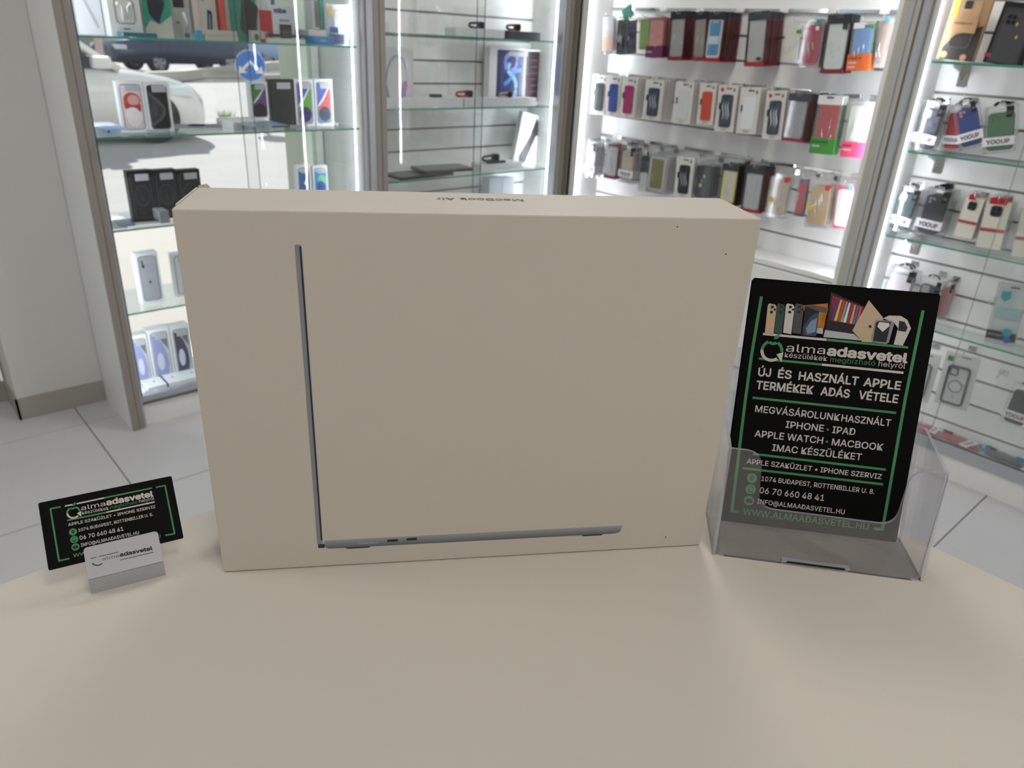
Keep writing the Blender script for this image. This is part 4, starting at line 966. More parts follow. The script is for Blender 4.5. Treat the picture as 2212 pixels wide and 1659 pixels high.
bq(BX, (1926, 570), (1892, 668), (1987, 584), P2, dict(d='white case box with coral fade above the leaflets', case='d9d3d9', grad='d96a62', noband=1), 1)
bq(BX, (1990, 594), (1955, 695), (2046, 604), P2, dict(d='slate grey case box beside the coral one', case='42434e', hole='9d9a96', noband=1), 0)
bq(BX, (2040, 606), (2014, 686), (2066, 612), P2+.03, dict(d='dusty pink case box behind the slate grey one', case='b98a8a', noband=1), 1)
def kraft(M, w, h, D):
    t = thing('case_pack', D['label'], 'phone case', M); K = C('b08a62', .6)
    MB().prism(rr(0, h/2, w, h, .003), 0, .014, K).build('kraft_card', t)
    MB().prism(ccw([(-w*.42, 0), (w*.47, 0), (w*.47, h*.52), (w*.2, h*.46), (0, h*.40), (-w*.2, h*.36), (-w*.42, h*.18)]), -.001, 0, C('34302d', .6)).build('printed_shape', t)
    for x, z in ((-.32, .05), (.2, .03)): MB().prism(disc(x*w, h*z+.004, w*.09, 7), -.0018, -.001, C('c79a70')).build('printed_leaf', t)
    MB().ring(rr(0, h*.53, w*.58, h*.72, .014), rr(0, h*.53, w*.50, h*.66, .010), -.010, -.001, CLEARP).build('clear_case', t)
    MB().ring(rr(-w*.09, h*.80, w*.34, w*.32, .01), rr(-w*.09, h*.80, w*.29, w*.27, .008), -.012, -.010, CLEARP).build('camera_rim', t)
    MB().prism(rr(-w*.07, h*.80, w*.20, w*.20, .004), -.0016, 0, C('2a2725')).build('printed_mark', t)
    MB().box(-w*.33, w*.33, -.013, -.0105, h*.40, h*.60, K).build('kraft_sleeve', t)
    text(t, 'MAGFORCE FCYD', -w*.26, w*.20, h*.52, h*.028, C('2c2622'), .01, -.0135)
    MB().box(-w*.44, -w*.31, -.002, 0, h*.62, h*.90, C('d8b02a')).build('yellow_label', t)
    text(t, 'COVER', -w*.20, w*.08, h*.955, h*.04, C('2c2622'), .02, -.001)
    return t
bq(kraft, (2068, -22), (2022, 126), (2154, -22), 2.87, dict(d='kraft cardboard pack with clear bumper case on the top glass shelf', nohook=1))
def darkpack(M, w, h, D):
    t = thing('case_pack', D['label'], 'phone case', M); K = C('101013', .3)
    MB().prism(rr(0, h/2, w, h, .003), 0, .02, K).build('black_bag', t)
    phonecase(t, w*.66, h*.80, h*.04, -.006, '2e3036', 2, th=.006)
    MB().prism(rr(0, h*.46, w*.8, h*.9, .003), -.0085, -.0075, FILM).build('film', t)
    for x, z, a in ((.02, .62, .3), (.12, .42, -.2)):
        MB().prism(ccw([(x*w, z*h), (x*w+.004, z*h+.006), (x*w+.001, z*h+.014), (x*w-.004, z*h+.007)]), -.0095, -.0088, C('d8a860', .3)).build('golden_mark', t)
    MB().box(-w*.52, -w*.36, -.001, .02, h*.10, h*.16, C('b01c24')).build('red_tag', t)
    return t
bq(darkpack, (2172, 2), (2122, 134), (2262, 6), 2.86, dict(d='glossy black case bag beside the kraft pack', nohook=1))
def tealpack(M, w, h, D):
    t = thing('accessory_pack', D['label'], 'accessory', M)
    MB().ring(rr(0, h/2, w, h, .004), rr(0, h/2, w*.95, h*.97, .003), 0, .02, CLEARP).build('clear_box', t)
    MB().prism(rr(0, h/2, w*.95, h*.97, .003), .018, .020, C('cfd8da')).build('back_card', t)
    MB().prism(rr(0, h/2, w*.95, h*.97, .003), -.001, -.0002, FILM).build('clear_front', t)
    TE = C('2c9aa6')
    MB().prism(ccw([(-w*.30, h*.86), (w*.02, h*.88), (w*.02, h*.76), (-w*.14, h*.70), (-w*.30, h*.76)]), -.002, -.001, TE).build('teal_tag', t)
    MB().box(-w*.4, w*.5, .012, .014, h*.42, h*.58, C('9fc0c6')).build('inner_label', t)
    MB().prism(disc(w*.18, h*.22, w*.16, 14), -.002, -.001, TE).build('teal_dot', t); MB().prism(disc(w*.22, h*.10, w*.13, 14), -.003, -.002, C('2a62b4')).build('blue_dot', t)
    MB().box(-w*.5, w*.5, -.0018, -.0010, h*.08, h*.22, C('232326')).build('black_label', t); text(t, 'WHITE NIGHT', -w*.44, w*.05, h*.14, h*.028, C('c9c9c9'), .005, -.0022)
    MB().prism(rr(w*.1, h*.94, w*.3, h*.03, .002), -.002, -.0002, C('6b6c6e')).build('hang_slot', t)
    return t
bq(tealpack, (2157, 608), (2126, 738), (2222, 622), 2.87, dict(d='clear accessory pack with teal tags on the fourth glass shelf', nohook=1))
def ringpack(M, w, h, D):
    t = thing('case_bag', D['label'], 'phone case', M)
    MB().prism(rr(0, h/2, w, h, .002), 0, .008, C('cfd0cf', .35)).build('white_bag', t)
    c = MB().ring(rr(.0, h*.42, w*.66, h*.72, .012), rr(0, h*.42, w*.57, h*.67, .009), -.008, -.0005, C('55565c', .35)).build('case_frame', t)
    MB().prism(rr(0, h*.42, w*.57, h*.67, .009), -.003, -.001, C('c6c7cb', .3)).build('clear_back', t)
    arc(g := MB(), 0, h*.40, w*.18, w*.21, 0, 360, C('7c7d84'), -.0045, 24); g.build('magnet_ring', t)
    MB().box(-w*.008, w*.008, -.0045, -.003, h*.17, h*.24, C('7c7d84')).build('magnet_bar', t)
    MB().ring(rr(-w*.14, h*.67, w*.26, w*.26, .008), rr(-w*.14, h*.67, w*.21, w*.21, .006), -.009, -.003, C('55565c')).build('camera_rim', t)
    if D.get('green'): MB().prism(rr(-w*.34, h*.88, w*.16, h*.09, .002), -.002, 0, C('4f8a4a')).build('green_sticker', t)
    MB().prism(rr(.1*w, h*.95, w*.3, h*.02, .002), -.001, 0, C('6b6c6e')).build('hang_slot', t)
    return t
bq(ringpack, (1970, 752), (1943, 850), (2034, 766), P2, dict(d='white case bag with ringed clear case, left one behind the leaflets'))
bq(ringpack, (2046, 757), (2017, 868), (2118, 781), P2, dict(d='white case bag with ringed clear case and green sticker', green=1))
bq(BX, (2191, 825), (2157, 909), (2252, 838), P2, dict(d='dark grey case box at the lower right', case='3c3c3e', lens='232325', fit='13'))
hook('B', onX(2140, 655, 2.90), 2.97, 'empty chrome hook above the fourth glass shelf'); hook('B', onX(2155, 815, 2.90), 2.97, 'empty chrome hook between the white bag and the dark grey box')
def flatcase(u, v, ang, col, label, w=.075, h=.16, z=.1005, band=True):
    p = onZ(u, v, z); M = Matrix.Translation((min(p.x, 2.93), p.y, z))@Matrix.Rotation(ang, 4, 'Z')@Matrix.Rotation(-PI/2, 4, 'X')@Matrix.Translation((0, -.018, -h/2))
    t = boxpack(M, w, h, dict(label=label, case=col, noband=not band)); return t
flatcase(2085, 944, -.25, 'a8242c', 'red case box lying flat on the cabinet floor')
flatcase(2013, 920, .1, 'b8323a', 'small red case box lying at the back left of the cabinet floor', w=.07, h=.13)
flatcase(2175, 985, -.2, '3a4044', 'dark grey case box lying flat at the lower right', band=False)
for u, v, nm in ((2122, 975, 'left of the dark grey case box'), (2202, 1002, 'right of the dark grey case box')):
    p = onZ(u, v, .101); o = MB().prism(rr(0, .012, .035, .024, .004), 0, .004, C('3fa4c4')).build('blue_token'); o.location = (max(p.x, 2.86), p.y, .101); o.rotation_euler = (0, 0, -PI/2); tag(o, 'small bright blue tag lying '+nm, 'tag')

# ================================================================== goods in the left showcase
def white_sides(t, w, h, d, col='e2e3e6', name='carton'):
    return MB().box(-w/2, w/2, 0, d, 0, h, C(col, .4)).build(name, t, bevel=.0008)
def sticker(t, w, h, z=.80, hh=.13, x=.08):
    s_ = MB().box((x-.27)*w, (x+.27)*w, -.0016, -.0008, h*z, h*(z+hh), C('b9bac0', .5)).build('info_sticker', t)
    g = MB()
    for k in range(3): g.box((x-.24)*w, (x+.2)*w, -.0019, -.0016, h*(z+hh*(.2+.25*k)), h*(z+hh*(.2+.25*k))+.0008, C('7d7e86'))
    g.build('sticker_lines', s_)
def phonebox(label, y, zs, uL, uR, vM, vT, pic, d=.028, col='dcdde0', bg_='8d8f94', group=None, roll=0):
    M, w, h = stand('A', y, zs, uL, uR, vM, vT)
    t = thing('phone_box', label, 'box', M, group)
    white_sides(t, w, h, d, col)
    pw, ph, pz = w*.74, h*.86, h*.07
    MB().prism(rr(0, pz+ph/2, pw+.004, ph+.004, .011), -.0006, 0, C('4b4c52', .3)).build('printed_bezel', t)
    sc = MB().prism(rr(0, pz+ph/2, pw, ph, .010), -.0009, 0, C(bg_, .3)).build('printed_screen', t)
    for k, (c, pts) in enumerate(pic):
        MB().prism(ccw([(x*pw, pz+z*ph) for x, z in pts]), -.0010-.0001*k, -.0009, C(c, .35)).build('printed_shape', sc)
    sticker(t, w, h); return t
def dsk(cx, cz, rx, rz, n=20, a0=0, a1=360): return [(cx+rx*math.cos(math.radians(a0+(a1-a0)*i/n)), cz+rz*math.sin(math.radians(a0+(a1-a0)*i/n))) for i in range(n+(a1-a0 != 360))]
G2 = 'phone boxes in the window showcase'
Y1 = 2.86
def rp(l): return l
phonebox('white phone box with soft pink picture on the second shelf', 2.86, 1.0481, 252, 310, 200, 175, [('d8c6c8', [(0.5*x, .62*z+.3) for x, z in ((-1, 0), (1, 0), (1, 1.1), (-1, 1.1))]), ('e0d6d8', dsk(.02, .30, .42, .24)), ('b8484a', dsk(.02, .66, .44, .17)), ('cf9a9c', dsk(.10, .66, .30, .12)), ('a83c40', [(-.40, .48), (.42, .40), (.44, .56), (-.1, .54), (-.42, .62)]), ('e3dcde', dsk(-.02, .36, .34, .14))], bg_='c9c2c6')
phonebox('white phone box with dark titanium curve on the second shelf', 2.86, 1.0481, 311, 366, 200, 177, [('0e0f11', [(-.48, .02), (.48, .02), (.48, .98), (-.48, .98)]), ('54585c', [(-.46, .88), (-.30, .78), (.10, .64), (.34, .48), (.30, .32), (.0, .18), (-.30, .10), (-.40, .02), (-.48, .03), (-.48, .4)]), ('2a2c2f', [(-.46, .80), (-.1, .62), (.22, .48), (.16, .34), (-.1, .22), (-.44, .12)]), ('3f4347', dsk(-.25, .45, .15, .2))], bg_='17181a')
# pedestal of flat boxes and the upright boxes on them
def flatbox(label, y, zs, uL, uR, vM, vT, d=.155, col='dfe0e3', top=None, dot=True, name='flat_box', cat='box', group=None):
    M, w, h = stand('A', y, zs, uL, uR, vM, vT); t = thing(name, label, cat, M, group); white_sides(t, w, h, d, col)
    if top: MB().prism([(x, z) for x, z in rr(0, d/2, w*.92, d*.94, .006)], 0, .0006, C(top, .3)).build('printed_top', t).matrix_local = Matrix.Translation((0, 0, h))@Matrix.Rotation(PI/2, 4, 'X')@Matrix.Diagonal((1, -1, -1, 1)) if False else Matrix.Translation((0, 0, h+.0007))@Matrix.Rotation(-PI/2, 4, 'X')@Matrix.Diagonal((1, 1, -1, 1))
    if dot: MB().prism(disc(w*.02, h*.45, h*.13, 12), -.0006, 0, C('4a4c50')).build('fruit_mark', t)
    return t
flatbox('flat white phone box with blue top at the left end of the second shelf', 2.79, 1.0481, 205, 262, 285, 272, top='6f9fd8', d=.12)
flatbox('flat grey-white phone box under the green pictured box, left one', 2.79, 1.0481, 505, 545, 282, 264, top='7f93b0')
flatbox('flat grey-white phone box under the green pictured box, right one', 2.79, 1.0481, 547, 588, 280, 262, top='8c9cb4')
zf = onY(547, 263, 2.79).z
def flatphone(label, u, v, ang, col='2c2e3a', z=None, L=.145, Wd=.07, name='phone', ymax=2.96):
    z = z or 1.0484; p = onZ(u, v, z); M = Matrix.Translation((p.x, min(p.y, ymax), z))@Matrix.Rotation(ang, 4, 'Z')@Matrix.Rotation(-PI/2, 4, 'X')@Matrix.Translation((0, -.0075, -L/2))
    t = thing(name, label, 'phone', M); MB().prism(rr(0, L/2, Wd, L, .010), 0, .0072, C('9ea2ac', .3)).build('body', t)
    MB().prism(rr(0, L/2, Wd*.94, L*.97, .009), -.0006, .0005, C(col, .12)).build('screen', t); MB().prism(rr(0, L*.94, Wd*.25, .004, .002), -.0009, -.0006, C('0b0b0c')).build('notch', t); return t
flatphone('phone lying flat in front of the pink pictured box', 318, 283, 1.3, 'b9bccb'); flatphone('phone lying flat right of the dark titanium box', 395, 274, 1.2, '5a6a8a')
flatphone('second phone lying flat, halfway to the flat boxes', 452, 275, 1.25, '3e465c'); flatphone('dark phone lying flat below the black phone box', 622, 272, 1.35, '23242a'); flatphone('phone lying flat below the blue and red pictured box', 690, 268, 1.3, 'a7a2b4')
wav = lambda a, b, c_: [(a, [(-.46, .96), (.46, .96), (.46, .80), (-.1, .58), (-.46, .44)]), (b, [(.46, .92), (.46, .30), (-.46, .34), (-.46, .42), (-.05, .60)]), ('e8e6ee', [(-.46, .40), (-.05, .57), (.44, .90), (.44, .94), (-.12, .61), (-.46, .44)]), (c_, dsk(0, .22, .44, .19))]
phonebox('phone box with green and purple wave picture on the flat boxes', 2.87, zf, 540, 579, 210, 177, wav('3f7a34', '6a3a7a', '15151a'), bg_='1b1c20')
phonebox('all black phone box standing on the second shelf', 2.87, 1.0481, 583, 636, 210, 171, [('2a2b2f', dsk(0, .5, .05, .03))], col='1b1b1e', bg_='202125')
phonebox('phone box with violet and green wave picture on the second shelf', 2.87, 1.0481, 637, 678, 210, 171, wav('4a48a4', '5f9a3c', '30305c'), bg_='9c90b4')
phonebox('phone box with blue and red wave picture on the second shelf', 2.87, 1.0481, 680, 719, 210, 171, wav('4a5ab4', 'c4544a', '3c3c56'), bg_='7090b4')
# third shelf
for (uL, uR, nm) in ((275, 329, 'left'), (330, 381, 'middle'), (382, 432, 'right')):
    phonebox('black phone box with ringed lens picture, %s of the three on the third shelf' % nm, 2.87, .7431, uL+5, uR+5, 420, 368 if nm == 'left' else 366, [('42444f', dsk(0, .50, .42, .25)), ('1a1a20', dsk(0, .51, .38, .22)), ('363844', [(-.05, .36), (.05, .36), (.03, .52), (-.03, .52)]), ('262732', dsk(0, .10, .22, .05))], col='0f0f12', bg_='121216', d=.035)
flatbox('flat white phone box with slate top at the left end of the third shelf', 2.79, .7431, 240, 274, 478, 474, top='5a6470', d=.12)
flatphone('black phone lying on the third shelf beside the flat box', 300, 480, 1.4, '0c0c10', z=.7434)
flatbox('small grey box in front of the black phone boxes', 2.80, .7431, 345, 366, 468, 456, col='8d8f94', d=.10, dot=False)
phonebox('white phone box with blue picture, left of two at the right of the third shelf', 2.88, .7431, 642, 672, 390, 357, [('3a5a94', [(-.48, .02), (.48, .02), (.48, .9), (-.48, .9)]), ('dfe6ee', dsk(.1, .55, .12, .06))], bg_='b9c4d8')
phonebox('white phone box with blue and green circle picture at the right of the third shelf', 2.88, .7431, 677, 708, 390, 358, [('3c7ac0', [(-.48, .02), (.48, .02), (.48, .9), (-.48, .9)]), ('6ab48a', dsk(.1, .62, .4, .18)), ('234a94', dsk(0, .40, .4, .2))], bg_='8cc0e0')
# fourth shelf
t = phonebox('pale blue-white phone box with grey phone back picture on the fourth shelf', 2.84, .4421, 298, 348, 600, 545, [('a9adb6', [(-.47, .02), (.47, .02), (.47, .97), (-.47, .97)]), ('26272b', dsk(-.28, .88, .09, .045)), ('26272b', dsk(-.28, .79, .09, .045)), ('4a4c52', dsk(0, .42, .07, .035))], bg_='a9adb6', col='e6ecf4', d=.04)
t = phonebox('frosty white box at the right of the fourth shelf', 2.86, .4421, 376, 420, 600, 545, [('dfe4ea', [(-.47, .02), (.47, .02), (.47, .97), (-.47, .97)])], col='eceff2', bg_='dfe4ea')
# bottom
swoosh = lambda c0, c1: [(c0, [(-.46, .03), (.30, .03), (.40, .25), (.36, .5), (.15, .75), (-.2, .92), (-.46, .96)]), (c1, [(.46, .60), (.46, .86), (.0, .86), (.25, .72)]), ('c9cbe0', dsk(-.1, .35, .22, .2))]
for (uL, uR, nm, c0) in ((284, 322, 'left', '8f98c4'), (324, 372, 'middle', '8f98c4'), (374, 416, 'right', '3a3c50')):
    phonebox('white phone box with %s swoosh picture on the showcase floor, %s one' % ('dark' if nm == 'right' else 'lavender', nm), 2.90, .1005, uL, uR, 760, {'left': 724, 'middle': 709, 'right': 702}[nm], swoosh(c0, '6c6c70'), bg_='c4c6cc', col='e8eaee', d=.05)
for (u, v, nm) in ((322, 822, 'left'), (360, 812, 'middle'), (400, 802, 'right')):
    p = onZ(u, v, .1005); M = Matrix.Translation((p.x, min(p.y, 2.86)-.05, .1005)); t = thing('flat_box', 'flat white box on the showcase floor before the upright boxes, %s one' % nm, 'box', M); white_sides(t, .078, .022, .10, 'e6ebf0'); MB().box(-.004, .004, .045, .053, .022, .0225, C('6a6c72')).build('fruit_mark', t)
t = thing('cable', 'coiled clear cable bundle at the left of the showcase floor', 'cable', Matrix.Translation((.70, 2.80, .104)))
for k in range(3): MB().tube([(.022*math.cos(a*.52)+.006*k, .022*math.sin(a*.52), .003*k) for a in range(13)], .0022, C('dfe0e4', .2), 6).build('coil', t, smooth=True)
# top shelf of the left showcase
Z1 = 1.3502
def picbox(label, y, uL, uR, vM, vT, d, col, parts, z=Z1, name='accessory_box', cat='accessory box'):
    M, w, h = stand('A', y, z, uL, uR, vM, vT); t = thing(name, label, cat, M); white_sides(t, w, h, d, col)
    for k, (nm, c, pts) in enumerate(parts): MB().prism(ccw([(x*w, zz*h) for x, zz in pts]), -.0009-.0003*k, 0, C(c, .35)).build(nm, t)
    return t, w, h
sq = lambda x0, x1, z0, z1: [(x0, z0), (x1, z0), (x1, z1), (x0, z1)]
picbox('white earbud-stick box at the left end of the top shelf', 2.90, 166, 222, 40, -30, .03, 'c9c9ce', [('printed_stick', 'a9a6ae', [(-.20, .78), (-.12, .82), (.32, .18), (.24, .14)]), ('printed_bud', 'b4b1ba', dsk(-.24, .80, .12, .07))])
t, w, h = picbox('white wired-earphone box on the top shelf', 2.84, 238, 307, 50, -12, .07, 'd3d4d2', [])
MB().ring([(x*w, z*h) for x, z in rr(0, .60, .62, .60, .12)], [(x*w, z*h) for x, z in rr(0, .60, .56, .55, .10)], -.001, 0, C('8b8074')).build('printed_window', t)
for x in (-.16, .16):
    g = MB().tube([(x*w*1.15, -.002, .78*h), (x*w*.5, -.003, .70*h), (x*w*.45, -.002, .36*h)], .0022, C('f0f0f0', .3), 8); g.tube([(x*w*1.5, -.002, .76*h), (x*w*1.0, -.004, .79*h)], .005, C('f0f0f0', .3), 8); g.build('earbud', t, smooth=True)
MB().box(-.12*w, .10*w, -.0012, 0, .17*h, .20*h, C('55565a')).build('caption_line', t)
picbox('teal and grey watch-strap box with navy pouch on the top shelf', 2.85, 312, 372, 45, -25, .04, 'b4b5ac', [('teal_panel', '1f8a74', [(-.5, 1), (.5, 1), (.5, .48), (.05, .28), (-.28, .36), (-.5, .18)]), ('navy_pouch', '1c1c30', [(-.36, 1), (.05, 1), (.30, .70), (.0, .28), (-.30, .46)]), ('pouch_fold', '2c2c48', [(-.30, .96), (-.22, .98), (.22, .72), (.18, .68)])])
picbox('teal flat pack lying on the top shelf before the earphone box', 2.79, 264, 340, 78, 71, .05, '1f6a84', [('white_spine', 'd8dcd8', sq(-.5, -.46, .1, .9))])
for i, (u, v) in enumerate(((178, 64), (200, 60), (222, 66), (188, 73), (212, 74))):
    p = onZ(u, v, Z1); M = Matrix.Translation((max(p.x, .69), min(p.y, 2.93), Z1+.0028)); t = thing('cable_packet', 'crumpled clear cable packet on the top shelf, %s of the pile' % ('leftmost back', 'middle back', 'rightmost back', 'left front', 'right front')[i], 'cable', M)
    for k in range(2): MB().tube([((.017+.004*k)*math.cos(a*.52), (.012+.003*k)*math.sin(a*.52), .004*k+.001*math.sin(a*2)) for a in range(13)], .0022, C('d9dade', .25), 6).build('cable_loop', t, smooth=True)
    MB().prism(rr(0, 0, .05, .036, .006), 0, .001, CLEARP).build('sleeve', t).matrix_local = Matrix.Translation((0, 0, .011))@Matrix.Rotation(PI/2, 4, 'X')
picbox('grey adapter box with black picture on the top shelf', 2.87, 376, 412, 45, -25, .03, 'a9aba6', [('black_picture', '1c1d20', sq(-.45, .2, .62, 1)), ('caption_line', '6b6c6a', sq(-.38, -.2, .30, .34))])
t = thing('cable_tube', 'clear tube with white cable and black plug on the top shelf', 'cable', Matrix.Translation((onY(403, 50, 2.83).x, 2.83, Z1))); MB().prism(rr(0, .045, .022, .09, .008), 0, .016, CLEARP).build('tube', t); MB().tube([(0, .008, .02), (.004, .008, .05), (-.003, .008, .082)], .004, C('e2e4e4', .3), 8).build('white_cable', t, smooth=True); MB().box(-.006, .006, .002, .014, .004, .018, C('1c1c1e')).build('black_plug', t)
picbox('grey and pink adapter box on the top shelf', 2.86, 420, 470, 50, -20, .05, 'b9b6ae', [('adapter_picture', '1d2530', [(.02, .10), (.22, .06), (.30, .52), (.26, .60), (.10, .62)]), ('picture_glint', '6f87a4', [(.08, .14), (.17, .12), (.22, .50), (.16, .55)]), ('green_spot', '5f8a6a', sq(-.1, .02, .80, .90)), ('pink_edge', 'd0b8b0', sq(-.5, -.30, 0, 1))])
for (a, b2, c, e) in ((421, 441, 84, 75), (424, 437, 75, 65)):
    z_ = Z1 if a == 421 else onY(430, 76, 2.80).z; picbox('small sky blue block on the top shelf, %s one' % ('lower' if a == 421 else 'upper'), 2.80, a, b2, (c+e)/2, e, .02, '4f97b8', [], z=z_, name='blue_block', cat='block')
flatbox('flat white box under the red and teal slim boxes, lower', 2.80, Z1, 443, 515, 82, 77, col='b9b5ae', dot=False, d=.12)
z_ = onY(480, 77, 2.80).z+.0008; flatbox('flat white box under the red and teal slim boxes, upper', 2.81, z_, 443, 513, 74, 66, col='bdb9b2', dot=False, d=.11); z_ = onY(480, 66, 2.81).z+.001
picbox('slim red box standing on the flat white boxes', 2.84, 479, 487, 40, -25, .06, 'c4483e', [], z=z_); picbox('slim grey-pink box between the red and teal ones', 2.84, 488, 497, 40, -25, .06, '9c9490', [], z=z_); picbox('slim teal box standing on the flat white boxes', 2.84, 498, 508, 40, -25, .06, '1f8478', [], z=z_)
t, w, h = picbox('teal power-bank box with black device picture on the top shelf', 2.83, 514, 556, 60, -20, .05, '23796a', [('device_picture', '232226', [(-.40, .25), (.22, .02), (.34, .06), (.62, .66), (.58, .72), (-.06, .90), (-.15, .86)]), ('device_side', '3a383e', [(.25, .06), (.34, .06), (.60, .66), (.52, .64)])])
picbox('white and red box with printed portrait on the top shelf', 2.86, 558, 588, 45, -25, .05, 'c9c4c0', [('red_panel', 'a8242c', sq(-.42, .5, .02, .60)), ('portrait', '7a4a40', dsk(-.1, .92, .25, .10)), ('portrait_shoulder', 'b4b6bc', [(-.3, .60), (.3, .60), (.15, .82), (-.2, .82)])])
picbox('small green-tagged white box on the top shelf', 2.80, 545, 562, 80, 66, .03, 'b5aca4', [('green_cup', '2e6a4a', dsk(.05, .42, .28, .3))]); picbox('small red and white box on the top shelf', 2.80, 564, 573, 82, 68, .03, 'b9a8a4', [('red_foot', 'a8242c', sq(-.5, .5, 0, .3))])
t, w, h = picbox('white camera-adapter box with blue lettering on the top shelf', 2.87, 588, 636, 45, 12, .05, 'b9bcc2', [('grey_picture', '2e322e', sq(-.20, .34, .02, .50)), ('picture_detail', '4c544e', dsk(.08, .26, .16, .10)), ('caption_line', '7d7f84', sq(-.18, .26, .58, .63))])
text(t, 'mibe', -w*.40, w*.15, h*.80, h*.12, C('1f2a6a'), .03, -.0012)
t, w, h = picbox('low grey box under the clear dome', 2.79, 577, 660, 88, 84, .06, 'c4c9c4', [])
t = thing('clear_case', 'rounded clear plastic case with dark straps inside on the top shelf', 'case', stand('A', 2.795, onY(618, 84, 2.79).z+.001, 577, 660, 80, 69)[0]); M_, w, h = stand('A', 2.795, onY(618, 84, 2.79).z+.001, 577, 660, 80, 69)
MB().ring(rr(0, h/2, w, h, .012), rr(0, h/2, w*.95, h*.86, .010), 0, .05, CLEARP).build('clear_shell', t); MB().box(-w*.42, w*.40, .01, .04, .0035, h*.62, C('2e2d3c', .4)).build('dark_strap', t); MB().box(-w*.2, w*.30, .008, .01, h*.30, h*.48, C('5c5458', .4)).build('strap_band', t)
picbox('dark blue box behind the clear dome', 2.90, 636, 664, 60, 64, .03, '20264c', [])
picbox('flat cream box on the blue pack', 2.82, 667, 705, 72, 66, .08, 'c4beb6', [], z=onY(690, 79, 2.80).z+.0015)
picbox('flat bright blue pack at the right of the top shelf', 2.79, 666, 722, 86, 79, .08, '1f6aa8', [('caption_line', '6f9cc8', sq(-.05, .18, .4, .6))])
zz_ = onY(690, 66, 2.82).z+.004
picbox('slim brown-picture box standing at the right of the top shelf', 2.84, 676, 689, 35, -25, .06, 'b9b9bb', [('picture_strip', '5f5852', sq(-.2, .45, .04, .98)), ('picture_glint', 'b9bac8', dsk(.1, .75, .16, .06))], z=zz_); picbox('slim teal box standing right of the brown-picture box', 2.84, 691, 701, 35, -25, .06, '1f7a6e', [], z=zz_)
M, w, h = stand('A', 2.82, Z1, 708, 752, 60, 10)
t = thing('earphone_pack', 'earphone blister pack with yellow label on the top shelf', 'accessory', M)
MB().prism(rr(0, h/2, w, h, .003), .004, .007, C('a9abb2')).build('back_card', t); MB().ring(rr(-.05*w, h*.45, w*.8, h*.85, .004), rr(-.05*w, h*.45, w*.72, h*.8, .003), -.008, .004, CLEARP).build('blister', t)
MB().box(-.48*w, -.30*w, -.009, -.008, h*.72, h*.95, C('c9a82c')).build('yellow_label', t); MB().box(-.46*w, -.05*w, -.0092, -.008, h*.30, h*.45, C('33427a')).build('blue_label', t); MB().box(-.42*w, .28*w, -.004, .003, h*.02, h*.28, C('1e2a4c')).build('dark_foot', t)
g = MB().tube([(-.1*w, -.002, h*.4), (.02*w, -.004, h*.58), (-.05*w, -.003, h*.7), (.12*w, -.004, h*.78)], .0026, C('eceef0', .3), 8); g.build('white_cable', t, smooth=True)
t = thing('white_tube', 'tall white tube standing right of the earphone pack', 'tube', Matrix.Translation((onY(752, 50, 2.82).x, 2.825, Z1))); MB().tube([(0, 0, .001), (0, 0, h*1.02)], .0075, C('e8e8e6', .4), 16).build('tube_body', t, smooth=True)
M, w, h = stand('A', 2.90, Z1, 758, 776, 50, 18); t = thing('orange_case', 'orange and black case at the right end of the top shelf', 'case', M); MB().prism(rr(0, h/2, w, h, .006), 0, .012, C('d85a34')).build('case_body', t); MB().box(-w*.1, w*.15, -.001, 0, h*.05, h*.7, C('3a3438')).build('black_stripe', t)
picbox('small cyan box at the right end of the top shelf', 2.80, 759, 778, 92, 84, .03, '3fa4c0', [])
# ================================================================== goods in the middle showcase
zA, zB2, zC = 1.4062, 1.1172, .8212
def watch(label, u, v0, v1, y, zs, strap, wp):
    M, w, h = stand('A', y, zs, u-wp/2, u+wp/2, v0, v1); t = thing('smart_watch', label, 'watch', M); z = h*.5
    MB().box(-w*.30, w*.45, -.004, .02, 0, .004, C('d9dadd')).build('stand_base', t)
    g = MB().tube([(w*.12, .0, h*.25), (-w*.15, .0, h*.2), (-w*.48, .0, h*.32), (-w*.48, 0, h*.62), (-w*.1, 0, h*.72), (w*.12, 0, h*.75)], h*.14, C(strap, .5), 8); g.build('strap', t, smooth=True)
    MB().prism(rr(w*.30, z, w*.36, h*.80, w*.1), -.008, .012, C('1b1b1e', .2)).build('watch_case', t); MB().prism(rr(w*.30, z, w*.28, h*.66, w*.07), -.009, -.008, C('0a0a0c', .08)).build('watch_face', t); return t
flatbox('long flat white box on the upper shelf of the middle showcase', 2.80, zA, 985, 1090, 78, 62, dot=False, d=.08)
watch('black watch with tapered strap on the flat white box', 1029, 60, 44, 2.86, onY(1030, 62, 2.86).z-.004, '17171a', 30)
flatbox('black flat box on the upper shelf of the middle showcase', 2.80, zA, 1092, 1168, 80, 68, col='2a2b30', dot=False, d=.08)
watch('black watch with lit reflections on the black flat box', 1109, 68, 49, 2.84, onY(1110, 68, 2.84).z, '17171a', 28)
flatbox('small white box at the left end of the upper shelf', 2.80, zA, 827, 841, 60, 47, dot=False, d=.05)
t = thing('glass_tag_stand', 'thin clear stand on the upper shelf of the middle showcase', 'stand', Matrix.Translation((onY(899, 40, 2.86).x, 2.86, zA))); MB().box(-.0015, .0015, 0, .03, .002, .13, CLEARP).build('upright', t); MB().prism(rr(0, 0, .05, .035, .006), 0, .002, CLEARP).build('foot', t).rotation_euler = (-PI/2, 0, 0)
M, w, h = stand('A', 2.87, zB2+.018, 828, 893, 160, 104); t = thing('headphone_box', 'white box with lavender headphones picture in the middle showcase', 'box', M); white_sides(t, w, h, .05, 'd6d7da')
LV = C('a9a7c2', .4)
